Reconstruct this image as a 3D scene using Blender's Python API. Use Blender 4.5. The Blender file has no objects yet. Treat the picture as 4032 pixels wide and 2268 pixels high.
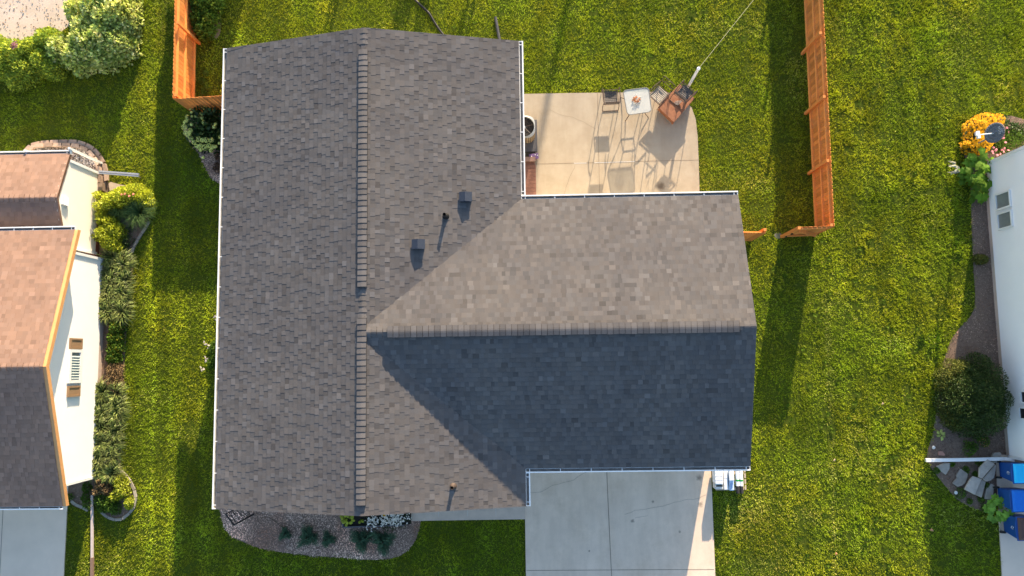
import bpy, math, random
import numpy as np
from mathutils import Vector, Matrix
random.seed(7); rng = np.random.default_rng(7)
SC = bpy.context.scene; COL = SC.collection
PI = math.pi
# ------------------------------------------------------------------ camera, sky, sun, exposure
CAM_H = 26.0; FPX = 2939.54; RX, RY, RZ = 0.0981034, 0.0268232, -0.0143690
def rotm(rx, ry, rz):
    return (Matrix.Rotation(rz, 3, 'Z') @ Matrix.Rotation(ry, 3, 'Y') @ Matrix.Rotation(rx, 3, 'X'))
CM = rotm(RX, RY, RZ)
cd = bpy.data.cameras.new('camera'); cam = bpy.data.objects.new('camera', cd); COL.objects.link(cam)
cd.sensor_fit = 'HORIZONTAL'; cd.sensor_width = 36.0; cd.lens = 36.0*FPX/4032; cd.clip_end = 3000
cam.matrix_world = Matrix.Translation((0, 0, CAM_H)) @ CM.to_4x4(); SC.camera = cam
SUN = Vector((0.812, 3.882, 1.0)).normalized()
EL = math.asin(SUN.z); AZ = math.atan2(SUN.x, SUN.y)
w = bpy.data.worlds.new('World'); SC.world = w; w.use_nodes = True
nt = w.node_tree; nt.nodes.clear()
sky = nt.nodes.new('ShaderNodeTexSky'); sky.sky_type = 'NISHITA'; sky.sun_disc = False
sky.sun_elevation = EL; sky.sun_rotation = AZ; sky.air_density = 1.0; sky.dust_density = 1.0; sky.ozone_density = 1.6
bg = nt.nodes.new('ShaderNodeBackground'); bg.inputs[1].default_value = 0.128
wo = nt.nodes.new('ShaderNodeOutputWorld'); nt.links.new(sky.outputs[0], bg.inputs[0]); nt.links.new(bg.outputs[0], wo.inputs[0])
sl = bpy.data.lights.new('sun', 'SUN'); so = bpy.data.objects.new('sun', sl); COL.objects.link(so)
sl.energy = 5.0; sl.angle = math.radians(0.5); sl.color = (1.0, 0.80, 0.56)
so.rotation_euler = SUN.to_track_quat('Z', 'Y').to_euler(); so.location = (0, 0, 40)
SC.view_settings.view_transform = 'Standard'; SC.view_settings.look = 'None'
SC.view_settings.exposure = 1.70; SC.view_settings.gamma = 1.0
SC.render.engine = 'CYCLES'
try:
    SC.cycles.max_bounces = 6; SC.cycles.diffuse_bounces = 3; SC.cycles.transparent_max_bounces = 6
    SC.cycles.caustics_reflective = False; SC.cycles.caustics_refractive = False
except Exception: pass

def G(u, v, z=0.0):
    """Point of the place at height z that stood at photo pixel (u, v) when it was surveyed."""
    d = CM @ Vector(((u-2016)/FPX, -(v-1134)/FPX, -1.0)); s = (z-CAM_H)/d.z
    return Vector((d.x*s, d.y*s, z))
def GX(u, v, x):
    d = CM @ Vector(((u-2016)/FPX, -(v-1134)/FPX, -1.0)); s = x/d.x
    return Vector((x, d.y*s, CAM_H+d.z*s))

# ------------------------------------------------------------------ materials
def rgb(c): return (c[0], c[1], c[2], 1.0)
class NT:
    def __init__(s, m):
        s.t = m.node_tree; s.n = s.t.nodes; s.l = s.t.links
    def new(s, k, **kw):
        n = s.n.new(k)
        for a, b in kw.items(): setattr(n, a, b)
        return n
    def link(s, a, b): s.l.new(a, b)
    def noise(s, scale, detail=4, rough=.6, vec=None, stretch=None):
        n = s.new('ShaderNodeTexNoise'); n.inputs['Scale'].default_value = scale
        n.inputs['Detail'].default_value = detail; n.inputs['Roughness'].default_value = rough
        g = s.new('ShaderNodeNewGeometry')
        if stretch:
            mp = s.new('ShaderNodeMapping'); mp.inputs['Scale'].default_value = stretch
            s.link(g.outputs['Position'], mp.inputs['Vector']); s.link(mp.outputs[0], n.inputs['Vector'])
        else: s.link(g.outputs['Position'], n.inputs['Vector'])
        return n.outputs['Fac']
    def ramp(s, fac, stops):
        r = s.new('ShaderNodeValToRGB'); e = r.color_ramp.elements
        while len(e) > 1: e.remove(e[-1])
        e[0].position = stops[0][0]; e[0].color = rgb(stops[0][1]) if hasattr(stops[0][1], '__len__') else (stops[0][1],)*3+(1,)
        for p, c in stops[1:]:
            q = e.new(p); q.color = rgb(c) if hasattr(c, '__len__') else (c, c, c, 1)
        s.link(fac, r.inputs[0]); return r.outputs[0]
    def mix(s, fac, a, b, mode='MIX'):
        m = s.new('ShaderNodeMix', data_type='RGBA', blend_type=mode)
        for i, v in ((0, fac), (6, a), (7, b)):
            if isinstance(v, (int, float)): m.inputs[i].default_value = v
            elif isinstance(v, tuple): m.inputs[i].default_value = rgb(v)
            else: s.link(v, m.inputs[i])
        return m.outputs[2]
    def tone(s, col, amt=1.0):
        a = s.new('ShaderNodeAttribute', attribute_name='tone')
        return s.mix(amt, col, a.outputs['Color'], 'MULTIPLY')
MATS = {}
def mat(name, a, b=None, scale=8., rough=.75, bump=0., bscale=60., tone=False, metal=0., trans=0., spec=.3, extra=None, alpha=1.0, stretch=None, ttint=(1., .95, .35)):
    if name in MATS: return MATS[name]
    m = bpy.data.materials.new(name); m.use_nodes = True; N = NT(m)
    p = N.n['Principled BSDF']; out = N.n['Material Output']
    if b is None: b = tuple(x*.82 for x in a)
    c = N.mix(N.ramp(N.noise(scale, 6, .65, stretch=stretch), [(.3, 0.), (.7, 1.)]), a, b)
    if extra: c = extra(N, c)
    if tone: c = N.tone(c)
    N.link(c, p.inputs['Base Color'])
    p.inputs['Roughness'].default_value = rough; p.inputs['Metallic'].default_value = metal
    p.inputs['Specular IOR Level'].default_value = spec; p.inputs['Alpha'].default_value = alpha
    if bump:
        bn = N.new('ShaderNodeBump'); bn.inputs['Strength'].default_value = bump; bn.inputs['Distance'].default_value = .01
        N.link(N.noise(bscale, 3, .7), bn.inputs['Height']); N.link(bn.outputs[0], p.inputs['Normal'])
    if trans:
        t = N.new('ShaderNodeBsdfTranslucent'); N.link(N.mix(.5, c, ttint, 'MULTIPLY'), t.inputs['Color'])
        ms = N.new('ShaderNodeMixShader'); ms.inputs[0].default_value = trans
        N.link(p.outputs[0], ms.inputs[1]); N.link(t.outputs[0], ms.inputs[2]); N.link(ms.outputs[0], out.inputs[0])
    MATS[name] = m; return m

# ------------------------------------------------------------------ object helpers
ORG = {}
def tag(o, label=None, cat=None, group=None, kind=None):
    for k, v in (('label', label), ('category', cat), ('group', group), ('kind', kind)):
        if v: o[k] = v
    return o
def thing(name, loc, label, cat, group=None):
    o = bpy.data.objects.new(name, None); COL.objects.link(o); o.empty_display_size = .2
    o.location = loc; ORG[o] = Vector(loc); return tag(o, label, cat, group)
def link_mesh(name, me, m, parent=None, base=None):
    o = bpy.data.objects.new(name, me); COL.objects.link(o)
    if m: me.materials.append(m)
    org = ORG[parent] if parent is not None else (Vector(base) if base is not None else Vector((0, 0, 0)))
    if org.length > 0: me.transform(Matrix.Translation(-org))
    if parent is not None: o.parent = parent
    else: o.location = org
    ORG[o] = org.copy(); return o
def npmesh(name, V, k, m, parent=None, tone=None, base=None, smooth=False):
    """mesh of n faces with k corners each; V is (n*k, 3), unshared corners"""
    V = np.ascontiguousarray(V, dtype=np.float32).reshape(-1, 3); nf = len(V)//k
    me = bpy.data.meshes.new(name)
    me.vertices.add(len(V)); me.vertices.foreach_set('co', V.ravel())
    me.loops.add(len(V)); me.loops.foreach_set('vertex_index', np.arange(len(V), dtype=np.int32))
    me.polygons.add(nf); me.polygons.foreach_set('loop_start', np.arange(0, len(V), k, dtype=np.int32))
    if tone is not None: addtone(me, tone)
    me.update(calc_edges=True)
    return link_mesh(name, me, m, parent, base)
def addtone(me, tone):
    a = me.attributes.new('tone', 'FLOAT_COLOR', 'FACE'); t = np.asarray(tone, dtype=np.float32)
    if t.ndim == 1: t = np.stack([t, t, t], 1)
    a.data.foreach_set('color', np.concatenate([t, np.ones((len(t), 1), np.float32)], 1).ravel())
class MB:
    def __init__(s): s.v = []; s.f = []; s.t = []; s.cur = 1.0
    def poly(s, pts):
        i = len(s.v); s.v += [tuple(p) for p in pts]; s.f.append(tuple(range(i, i+len(pts)))); s.t.append(s.cur)
    def hull8(s, b, t):
        """prism between two loops of equal length"""
        i = len(s.v); n = len(b); s.v += [tuple(p) for p in b]+[tuple(p) for p in t]
        s.f.append(tuple(range(i+n-1, i-1, -1))); s.f.append(tuple(range(i+n, i+2*n)))
        for k in range(n): s.f.append((i+k, i+(k+1) % n, i+n+(k+1) % n, i+n+k))
        s.t += [s.cur]*(n+2)
    def box(s, c, d, rz=0., rot=None):
        R = rot if rot is not None else Matrix.Rotation(rz, 3, 'Z'); c = Vector(c); x, y, z = d[0]/2, d[1]/2, d[2]/2
        f = lambda a, b, e: c+R @ Vector((a, b, e))
        s.hull8([f(-x, -y, -z), f(x, -y, -z), f(x, y, -z), f(-x, y, -z)], [f(-x, -y, z), f(x, -y, z), f(x, y, z), f(-x, y, z)])
    def bar(s, a, b, w_, h_, up=(0, 0, 1)):
        a = Vector(a); b = Vector(b); d = (b-a).normalized(); u = Vector(up)
        if abs(d.dot(u)) > .98: u = Vector((1, 0, 0))
        sx = d.cross(u).normalized()*w_/2; sy = sx.cross(d).normalized()*h_/2
        s.hull8([a-sx-sy, a+sx-sy, a+sx+sy, a-sx+sy], [b-sx-sy, b+sx-sy, b+sx+sy, b-sx+sy])
    def tube(s, pts, r, n=8, r2=None):
        pts = [Vector(p) for p in pts]; rings = []; m = len(pts); r2 = r if r2 is None else r2
        for k, p in enumerate(pts):
            d = (pts[min(k+1, m-1)]-pts[max(k-1, 0)]).normalized(); u = Vector((0, 0, 1)) if abs(d.z) < .95 else Vector((0, 1, 0))
            a = d.cross(u).normalized(); b = a.cross(d); rr = r+(r2-r)*k/max(1, m-1)
            rings.append([p+(a*math.cos(2*PI*j/n)+b*math.sin(2*PI*j/n))*rr for j in range(n)])
        i = len(s.v)
        for g in rings: s.v += [tuple(q) for q in g]
        for k in range(m-1):
            for j in range(n):
                s.f.append((i+k*n+j, i+k*n+(j+1) % n, i+(k+1)*n+(j+1) % n, i+(k+1)*n+j)); s.t.append(s.cur)
        s.f.append(tuple(i+j for j in range(n-1, -1, -1))); s.f.append(tuple(i+(m-1)*n+j for j in range(n))); s.t += [s.cur]*2
    def lathe(s, c, prof, n=24):
        c = Vector(c); i = len(s.v)
        for r, z in prof:
            for j in range(n): s.v.append((c.x+r*math.cos(2*PI*j/n), c.y+r*math.sin(2*PI*j/n), c.z+z))
        for k in range(len(prof)-1):
            for j in range(n): s.f.append((i+k*n+j, i+k*n+(j+1) % n, i+(k+1)*n+(j+1) % n, i+(k+1)*n+j)); s.t.append(s.cur)
        if prof[0][0] > 1e-4: s.f.append(tuple(i+j for j in range(n-1, -1, -1))); s.t.append(s.cur)
        if prof[-1][0] > 1e-4: s.f.append(tuple(i+(len(prof)-1)*n+j for j in range(n))); s.t.append(s.cur)
    def slab(s, poly, z0, z1):
        s.hull8([(p[0], p[1], z0) for p in poly], [(p[0], p[1], z1) for p in poly])
    def build(s, name, m, parent=None, base=None, smooth=False, bevel=0.):
        me = bpy.data.meshes.new(name); me.from_pydata(s.v, [], s.f); addtone(me, s.t)
        if smooth: me.polygons.foreach_set('use_smooth', [True]*len(s.f))
        me.update(); o = link_mesh(name, me, m, parent, base)
        if bevel:
            b = o.modifiers.new('bevel', 'BEVEL'); b.width = bevel; b.segments = 2; b.limit_method = 'ANGLE'
        return o
def ccw(poly):
    a = sum(poly[i][0]*poly[(i+1) % len(poly)][1]-poly[(i+1) % len(poly)][0]*poly[i][1] for i in range(len(poly)))
    return list(poly) if a > 0 else list(reversed(poly))
def inpoly(P, poly):
    x, y = P[:, 0], P[:, 1]; r = np.zeros(len(P), bool); n = len(poly); j = n-1
    for i in range(n):
        xi, yi = poly[i][0], poly[i][1]; xj, yj = poly[j][0], poly[j][1]
        c = ((yi > y) != (yj > y)) & (x < (xj-xi)*(y-yi)/((yj-yi) if yj != yi else 1e-9)+xi)
        r ^= c; j = i
    return r
def pxpoly(pts): return ccw([(lambda g: (g.x, g.y))(G(*p)) for p in pts])
def smoothpoly(poly, it=2):
    for _ in range(it):
        q = []
        for i in range(len(poly)):
            a, b = poly[i], poly[(i+1) % len(poly)]
            q += [(a[0]*.75+b[0]*.25, a[1]*.75+b[1]*.25), (a[0]*.25+b[0]*.75, a[1]*.25+b[1]*.75)]
        poly = q
    return poly

# value noise in numpy for clumps
_G = rng.random((64, 64)).astype(np.float32)
def vnoise(x, y, s):
    x = np.asarray(x)*s+100.3; y = np.asarray(y)*s+77.7; xi = np.floor(x).astype(int); yi = np.floor(y).astype(int); fx = x-xi; fy = y-yi
    fx = fx*fx*(3-2*fx); fy = fy*fy*(3-2*fy); g = lambda a, b: _G[a % 64, b % 64]
    return (g(xi, yi)*(1-fx)+g(xi+1, yi)*fx)*(1-fy)+(g(xi, yi+1)*(1-fx)+g(xi+1, yi+1)*fx)*fy

# ------------------------------------------------------------------ foliage builders
def unit(a): return a/np.maximum(np.linalg.norm(a, axis=1, keepdims=True), 1e-6)
def leafquads(P, D, Nn, L, W):
    """diamond leaves with a raised fold: base P, direction D, up Nn"""
    S = unit(np.cross(D, Nn)); L = L[:, None]; W = W[:, None]
    a = P; b = P+D*L*.45+S*W*.5; c = P+D*L; d = P+D*L*.45-S*W*.5
    return np.stack([a, b, c, d], 1).reshape(-1, 3)
def dirs(n, up=.3, spread=1.):
    d = rng.normal(size=(n, 3)); d[:, 2] = d[:, 2]*.5+up; return unit(d)
def mound(name, blobs, n, L, W, m, parent, tones=(.7, 1.3), up=.35, fill=.25, tint=None):
    """leaves spread over and inside a union of domes; blobs = (x, y, rx, ry, h, z0)"""
    ar = np.array([b[2]*b[3] for b in blobs]); k = rng.choice(len(blobs), n, p=ar/ar.sum()); B = np.array(blobs)[k]
    d = rng.normal(size=(n, 3)); d[:, 2] = np.abs(d[:, 2]); d = unit(d); q = 1-rng.random(n)**2*fill*2
    lump = 1+.22*(vnoise(B[:, 0]+d[:, 0]*B[:, 2], B[:, 1]+d[:, 1]*B[:, 3], 3.1)-.5)+.2*(vnoise(d[:, 0]*2+B[:, 0], d[:, 2]*2+B[:, 1], 2.3)-.5)
    P = np.stack([B[:, 0]+d[:, 0]*B[:, 2]*q*lump, B[:, 1]+d[:, 1]*B[:, 3]*q*lump, B[:, 5]+d[:, 2]*B[:, 4]*q*lump], 1)
    D = unit(d*.8+dirs(n, up)); N = unit(d+rng.normal(size=(n, 3))*.95)
    t = rng.uniform(tones[0], tones[1], n)
    T = np.stack([t, t, t], 1)
    if tint is not None: T = T*(1+(rng.random((n, 1)) < tint[0])*(np.array(tint[1])-1))
    s = rng.uniform(.7, 1.25, n)
    return npmesh(name, leafquads(P, D, N, L*s, W*s), 4, m, parent, T)
def straps(name, c, n, L, H, W, m, parent, R=.12, tones=(.7, 1.3), seg=4, droop=1.):
    """arching strap leaves from a crown"""
    c = np.array(c); a = rng.random(n)*2*PI; dd = np.stack([np.cos(a), np.sin(a)], 1); r0 = rng.random(n)[:, None]*R
    base = c[None, :2]+dd*r0; Ls = L*rng.uniform(.55, 1.1, n); Hs = H*rng.uniform(.6, 1.15, n); sd = np.stack([-dd[:, 1], dd[:, 0], np.zeros(n)], 1)
    curl = rng.normal(size=n)*.25; Q = []; pts = []
    for k in range(seg+1):
        t = k/seg; z = c[2]+Hs*(math.sin(min(1., t*1.25)*PI*.5) if t < .8 else 1)-droop*Hs*.45*t**3
        xy = base+dd*(Ls*t**1.3)[:, None]+sd[:, :2]*(curl*Ls*t*t)[:, None]; pts.append(np.concatenate([xy, z[:, None]], 1))
    for k in range(seg):
        w0 = W*(1-(k/seg)**2*.9)/2; w1 = W*(1-((k+1)/seg)**2*.97)/2
        Q.append(np.stack([pts[k]-sd*w0, pts[k]+sd*w0, pts[k+1]+sd*w1, pts[k+1]-sd*w1], 1))
    Q = np.concatenate(Q, 0); t = np.tile(rng.uniform(tones[0], tones[1], n), seg)
    return npmesh(name, Q.reshape(-1, 3), 4, m, parent, t)
def bigleaf(mb, c, d, L, W, droop=.3, lobes=0):
    """one broad leaf as a small bent fan"""
    c = Vector(c); d = Vector(d).normalized(); s = d.cross(Vector((0, 0, 1))).normalized(); n = 12; ring = []
    for k in range(n+1):
        a = -PI+2*PI*k/n; r = 1+(.28*math.cos(lobes*a) if lobes else 0)+random.uniform(-.08, .08)
        x = .5+.5*math.cos(a)*r; y = .5*math.sin(a)*r
        ring.append(c+d*L*x+s*W*y+Vector((0, 0, -droop*L*x*x-.12*abs(y)*W+random.uniform(-.01, .01))))
    ctr = c+d*L*.5+Vector((0, 0, -droop*L*.2))
    for k in range(n): mb.poly([ctr, ring[k], ring[k+1]])

# ------------------------------------------------------------------ layout numbers
HE, HR, HW = 3.38, 4.60, 4.635
XL, XR, YN, YS = -9.52, -.25, 10.045, -4.26
XE, WN, WS = 6.385, 4.976, -3.162
XM = (XL+XR)/2; YM = (WN+WS)/2
patio = pxpoly([(2040, 372), (2250, 368), (2440, 366), (2620, 362), (2660, 380), (2700, 400), (2722, 425), (2738, 470), (2746, 540), (2750, 640), (2752, 700), (2756, 900), (2040, 900)])
drive = [(-.33, -7.8), (-.33, -2.4), (6.0, -2.4), (6.0, -7.8)]
walk = pxpoly([(1620, 1960), (1620, 2050), (1727, 2048), (2067, 2043), (2069, 1930), (1620, 1930)])
fbed = smoothpoly(pxpoly([(900, 1900), (862, 1990), (868, 2020), (880, 2070), (905, 2110), (950, 2130), (1010, 2155), (1103, 2173), (1219, 2188), (1355, 2195), (1450, 2206), (1540, 2200), (1590, 2183), (1630, 2140), (1648, 2095), (1660, 2050), (1640, 1990), (1640, 1900)]), 2)
wbed = smoothpoly(pxpoly([(1050, 430), (800, 440), (735, 470), (722, 520), (745, 560), (778, 596), (799, 640), (812, 668), (828, 698), (848, 713), (872, 730), (900, 750), (1050, 760)]), 1)
lgravel = pxpoly([(120, 660), (126, 600), (155, 578), (260, 570), (333, 576), (372, 600), (400, 640), (415, 690), (415, 740), (330, 740)])
lbed = smoothpoly(pxpoly([(350, 690), (425, 715), (480, 728), (545, 742), (590, 785), (602, 820), (578, 895), (545, 950), (520, 995), (526, 1050), (512, 1150), (503, 1250), (492, 1400), (486, 1500), (478, 1650), (472, 1780), (480, 1855), (515, 1900), (535, 1955), (526, 2005), (482, 2042), (430, 2038), (395, 2010), (372, 1990), (330, 1880), (330, 1000)]), 1)
lbed2 = smoothpoly(pxpoly([(270, 1880), (275, 1980), (300, 1998), (365, 2015), (372, 1960), (380, 1880)]), 1)
ldrive = [(-24, -8), (-24, -3.2), (-16.12, -3.2), (-16.15, -8)]
rbed = smoothpoly(pxpoly([(3990, 640), (3900, 640), (3800, 560), (3812, 640), (3822, 760), (3825, 900), (3830, 1003), (3834, 1093), (3840, 1162), (3836, 1215), (3820, 1248), (3790, 1278), (3764, 1308), (3742, 1340), (3727, 1383), (3715, 1420), (3695, 1550), (3680, 1670), (3666, 1733), (3646, 1790), (3655, 1825), (3678, 1860), (3736, 1932), (3768, 1968), (3822, 1997), (3872, 2015), (3912, 2030), (3925, 1980), (3924, 1800), (3990, 1800)]), 1)
rtop = smoothpoly(pxpoly([(3790, 560), (3800, 480), (3850, 450), (4032, 460), (4100, 520), (4100, 620), (3950, 640), (3800, 640)]), 1)
rdrive = pxpoly([(3921, 1790), (3923, 1900), (3930, 2000), (3933, 2080), (3944, 2290), (4300, 2300), (4300, 1790)])
bare = smoothpoly(pxpoly([(845, 50), (870, 45), (872, 110), (862, 150), (830, 160), (815, 150), (838, 110)]), 2)
bare2 = smoothpoly(pxpoly([(835, 345), (865, 335), (885, 372), (850, 380), (830, 372)]), 2)
bare3 = smoothpoly(pxpoly([(3045, 920), (3075, 915), (3082, 935), (3055, 942)]), 2)
ldirt = smoothpoly(pxpoly([(-400, -200), (-400, 120), (-50, 190), (150, 170), (260, 120), (330, 30), (360, -200)]), 1)
houses = [[(XL+.4, YS+.4), (XR-.4, YS+.4), (XR-.4, YN-.4), (XL+.4, YN-.4)], [(XM, WS+.4), (XE-.4, WS+.4), (XE-.4, WN-.4), (XM, WN-.4)],
          [(-40, -3.75), (-15.15, -3.75), (-15.15, 6.95), (-40, 6.95)], [(15.86, -3.4), (40, -3.4), (40, 6.6), (15.86, 6.6)]]
nogo = [patio, drive, walk, fbed, wbed, lgravel, lbed, lbed2, ldrive, rbed, rtop, rdrive, ldirt]+houses

# ------------------------------------------------------------------ ground
def lawncol(N, c):
    big = N.ramp(N.noise(.35, 3, .6), [(.35, 0.), (.65, 1.)])
    return N.mix(big, c, N.mix(.5, c, (.75, .9, .6), 'MULTIPLY'))
M_soil = mat('lawn_soil', (.040, .068, .006), (.070, .085, .012), scale=9, rough=1., spec=.05, bump=.6, bscale=40)
mb = MB(); s_ = 70
mb.poly([(-s_, -s_, 0), (s_, -s_, 0), (s_, s_, 0), (-s_, s_, 0)])
tag(mb.build('lawn_ground', M_soil), kind='structure')
# weed rosettes of the right lawn, each in a small bare pit
WD = np.stack([rng.uniform(8.3, 15.4, 170), rng.uniform(-7, 12.5, 170)], 1)
WD = np.concatenate([WD[(vnoise(WD[:, 0], WD[:, 1], .5) > .42) | (rng.random(170) < .25)], np.stack([rng.uniform(-6, 8, 22), rng.uniform(10.5, 13, 22)], 1)]); WR = rng.uniform(.05, .12, len(WD))
# grass blades
def lawn():
    n = 2200000
    x = rng.uniform(-20.5, 19.5, n); y = rng.uniform(-8.6, 14.8, n); P = np.stack([x, y], 1)
    clump = vnoise(x, y, 13.)*.45+vnoise(x, y, 3.3)*.25+vnoise(x+3, y, 26.)*.5; pit = np.clip((vnoise(x+31, y+7, 3.1)-.80)*6, 0, 1)*np.clip((x-6)/4+.3, .15, 1)
    keep = rng.random(n) < np.clip((clump-.34)*2.6, .12, 1.)*(1-pit*.85); jit = rng.normal(size=(n, 2))*.03
    for q in nogo: keep &= ~inpoly(P+jit, q)
    for (wx, wy), wr in zip(WD, WR): keep &= ~((np.abs(x-wx) < wr*1.5) & (np.abs(y-wy) < wr))
    for q in (bare, bare3): keep &= ~(inpoly(P+jit*2, q) & (rng.random(n) < .8))
    # weedy, hummocky right-hand lawn
    x, y, clump = x[keep], y[keep], clump[keep]; n = len(x)
    hum = np.clip((vnoise(x, y, 2.2)-.35)*1.6, 0, 1)*np.clip((x-8)/3, 0, 1)
    # mown stripes of the strip between the houses
    H = (.024+.032*rng.random(n))*(.45+1.1*clump)*(1+.5*hum); a = rng.random(n)*2*PI
    lean = rng.uniform(.25, 1.15, n)*H; wdt = rng.uniform(.005, .0095, n)*(1+.5*hum)
    px, py = np.cos(a), np.sin(a); b = a+PI/2+rng.normal(size=n)*.4; z0 = np.zeros(n)+.001
    A = np.stack([x-px*wdt, y-py*wdt, z0], 1); B = np.stack([x+px*wdt, y+py*wdt, z0], 1)
    C = np.stack([x+np.cos(b)*lean, y+np.sin(b)*lean, H], 1)
    t = rng.uniform(.55, 1.4, n)*(.84+.3*vnoise(x, y, 11.))*(.68+.60*vnoise(x, y, .8))*(.80+.4*vnoise(x, y*.45, 2.7))
    mow = .5+.5*np.sin((x+.02*y)*2*PI/1.05+.8*vnoise(x, y, .4)); t = t*np.where(x < -9, .80+.36*mow, .90+.2*mow)
    yel = np.clip((vnoise(x+9, y, .8)*.7+vnoise(x, y+5, 2.3)*.4+vnoise(x, y+5, 9.)*.2-.42)*1.6, 0, 1)[:, None]
    warm = np.array([1.06, 1.04, .9]); cool = np.array([.72, .90, .85])
    T = t[:, None]*(cool+(warm-cool)*yel)
    stripe = (np.exp(-((x+13.25+.012*y)/.09)**2)+np.exp(-((x+12.65+.012*y)/.07)**2)*.8+np.exp(-((x+11.45)/.07)**2)*.6)*(y < 2.5)
    stripe = stripe*(.4+.8*vnoise(x*3, y, 2.5)); T *= (1+.55*stripe[:, None])
    pale = np.exp(-(((x-7.3)/.9)**2+((y+5.0)/.7)**2))+np.exp(-(((x-7.6)/.8)**2+((y+6.9)/.5)**2))+np.exp(-(((x-9.2)/.5)**2+((y+5.3)/.25)**2))+.8*np.exp(-((x-10.15-.02*y)/.12)**2)*(y < 2)+np.clip(vnoise(x+50, y, .7)-.72, 0, 1)*2
    dry = rng.random(n) < .035+.5*pale; T[dry] = T[dry]*np.array([1.9, 1.5, 6.])
    return np.stack([A, B, C], 1).reshape(-1, 3), T
V, T = lawn()
M_grass = mat('grass_blades', (.335, .400, .022), (.415, .450, .034), scale=.6, rough=.85, tone=True, trans=.40, spec=.06, ttint=(1., .86, .25))
tag(npmesh('grass', V, 3, M_grass, tone=T), 'short mown green and yellowish grass of the lawns', 'grass', kind='stuff')
# broad weeds in the right-hand lawn
Pw = np.repeat(np.concatenate([WD+np.array([0, .05]), np.full((len(WD), 1), .03)], 1), 18, 0); a = rng.random(len(Pw))*2*PI
ok = np.ones(len(Pw), bool)
for q in nogo: ok &= ~inpoly(Pw, q)
Pw, a = Pw[ok], a[ok]; D = unit(np.stack([np.cos(a), np.sin(a), rng.uniform(.1, 1.3, len(a))], 1))
tag(npmesh('lawn_weeds', leafquads(Pw, D, np.tile([0, 0, 1.], (len(Pw), 1)), rng.uniform(.06, .15, len(Pw)), rng.uniform(.02, .04, len(Pw))), 4,
    mat('weed_leaf', (.085, .15, .015), (.12, .18, .02), tone=True, trans=.35, rough=.9, spec=.03), tone=rng.uniform(.5, 1.2, len(Pw))), 'broad leaved weeds scattered through the right hand lawn', 'weeds', kind='stuff')

# ------------------------------------------------------------------ concrete, beds
def stains(spots, col):
    def f(N, c):
        g = N.new('ShaderNodeNewGeometry')
        for (x, y, r) in spots:
            v = N.new('ShaderNodeVectorMath', operation='DISTANCE'); N.link(g.outputs['Position'], v.inputs[0]); v.inputs[1].default_value = (x, y, .05)
            nn = N.noise(14, 4); ad = N.new('ShaderNodeMath', operation='MULTIPLY_ADD'); N.link(nn, ad.inputs[0]); ad.inputs[1].default_value = r*1.6; N.link(v.outputs['Value'], ad.inputs[2])
            dv = N.new('ShaderNodeMath', operation='DIVIDE'); N.link(ad.outputs[0], dv.inputs[0]); dv.inputs[1].default_value = r*2.6
            c = N.mix(N.ramp(dv.outputs[0], [(.45, .75), (.8, 0.)]), c, col)
        c = N.mix(N.ramp(N.noise(1., 5, .7, stretch=(2.2, .35, 1)), [(.42, 0.), (.72, .5)]), c, N.mix(.8, c, (.72, .70, .66), 'MULTIPLY'))
        c = N.mix(N.ramp(N.noise(.9, 6, .75), [(.50, 0.), (.72, .6)]), c, N.mix(.8, c, (.74, .70, .62), 'MULTIPLY'))
        sp = N.ramp(N.noise(90, 2), [(.60, 0.), (.72, .35)]); return N.mix(sp, c, tuple(k*.6 for k in (.4, .38, .35)))
    return f
g1 = G(2602, 734); g2 = G(2655, 560); g3 = G(2540, 600)
M_patio = mat('patio_concrete', (.405, .345, .262), (.345, .285, .21), scale=1.6, rough=.9, bump=.25, bscale=120, extra=stains([(g1.x, g1.y, .14)], (.10, .07, .05)))
M_stain = None
d1 = G(2570, 1975); d2 = G(2675, 2093); d3 = G(2490, 2050); d4 = G(2320, 2168)
M_drive = mat('driveway_concrete', (.76, .60, .465), (.65, .51, .395), scale=1.3, rough=.9, bump=.25, bscale=120, extra=stains([(d1.x, d1.y, .045), (d2.x, d2.y, .05), (d3.x, d3.y, .06), (d4.x, d4.y, .03), (G(2752, 1880).x, G(2752, 1880).y, .10), (G(2757, 1985).x, G(2757, 1985).y, .09)], (.20, .165, .13)))
M_drive2 = mat('neighbor_concrete', (.78, .625, .49), (.68, .545, .425), scale=1.1, rough=.9, bump=.2, bscale=120)
M_walk = mat('walk_concrete', (.58, .46, .37), (.46, .37, .30), scale=3, rough=.9, bump=.25, bscale=100)
M_joint = mat('joint_dark', (.07, .06, .05), (.12, .10, .08), rough=1.)
def slabobj(name, poly, h, m):
    b = MB(); b.slab(poly, -.05, h); return tag(b.build(name, m), kind='structure')
slabobj('patio', patio, .05, M_patio); slabobj('driveway', drive, .05, M_drive); slabobj('walkway', walk, .065, M_walk)
slabobj('neighbor_driveway', ldrive, .045, M_drive2); slabobj('neighbor_driveway', rdrive, .045, M_drive2)
def strip(b, pts, w_, z, jag=0.):
    P = [Vector((p[0], p[1], z)) for p in pts]
    if jag:
        Q = []
        for a, c in zip(P[:-1], P[1:]):
            k = max(2, int((c-a).length/.12))
            for i in range(k): Q.append(a.lerp(c, i/k)+Vector((random.gauss(0, jag), random.gauss(0, jag), 0)))
        P = Q+[P[-1]]
    for a, c in zip(P[:-1], P[1:]):
        d = (c-a).normalized(); s = Vector((-d.y, d.x, 0))*w_/2; b.poly([a-s, c-s, c+s, a+s])
def gp(*pts): return [(lambda g: (g.x, g.y))(G(u, v, .05)) for u, v in pts]
b = MB()
strip(b, gp((2388, 1830), (2393, 1950), (2400, 2100), (2409, 2290)), .014, .0545); strip(b, gp((2073, 2246), (2812, 2242)), .012, .0545)
tag(b.build('driveway_joints', M_joint), kind='structure')
b = MB()
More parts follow.
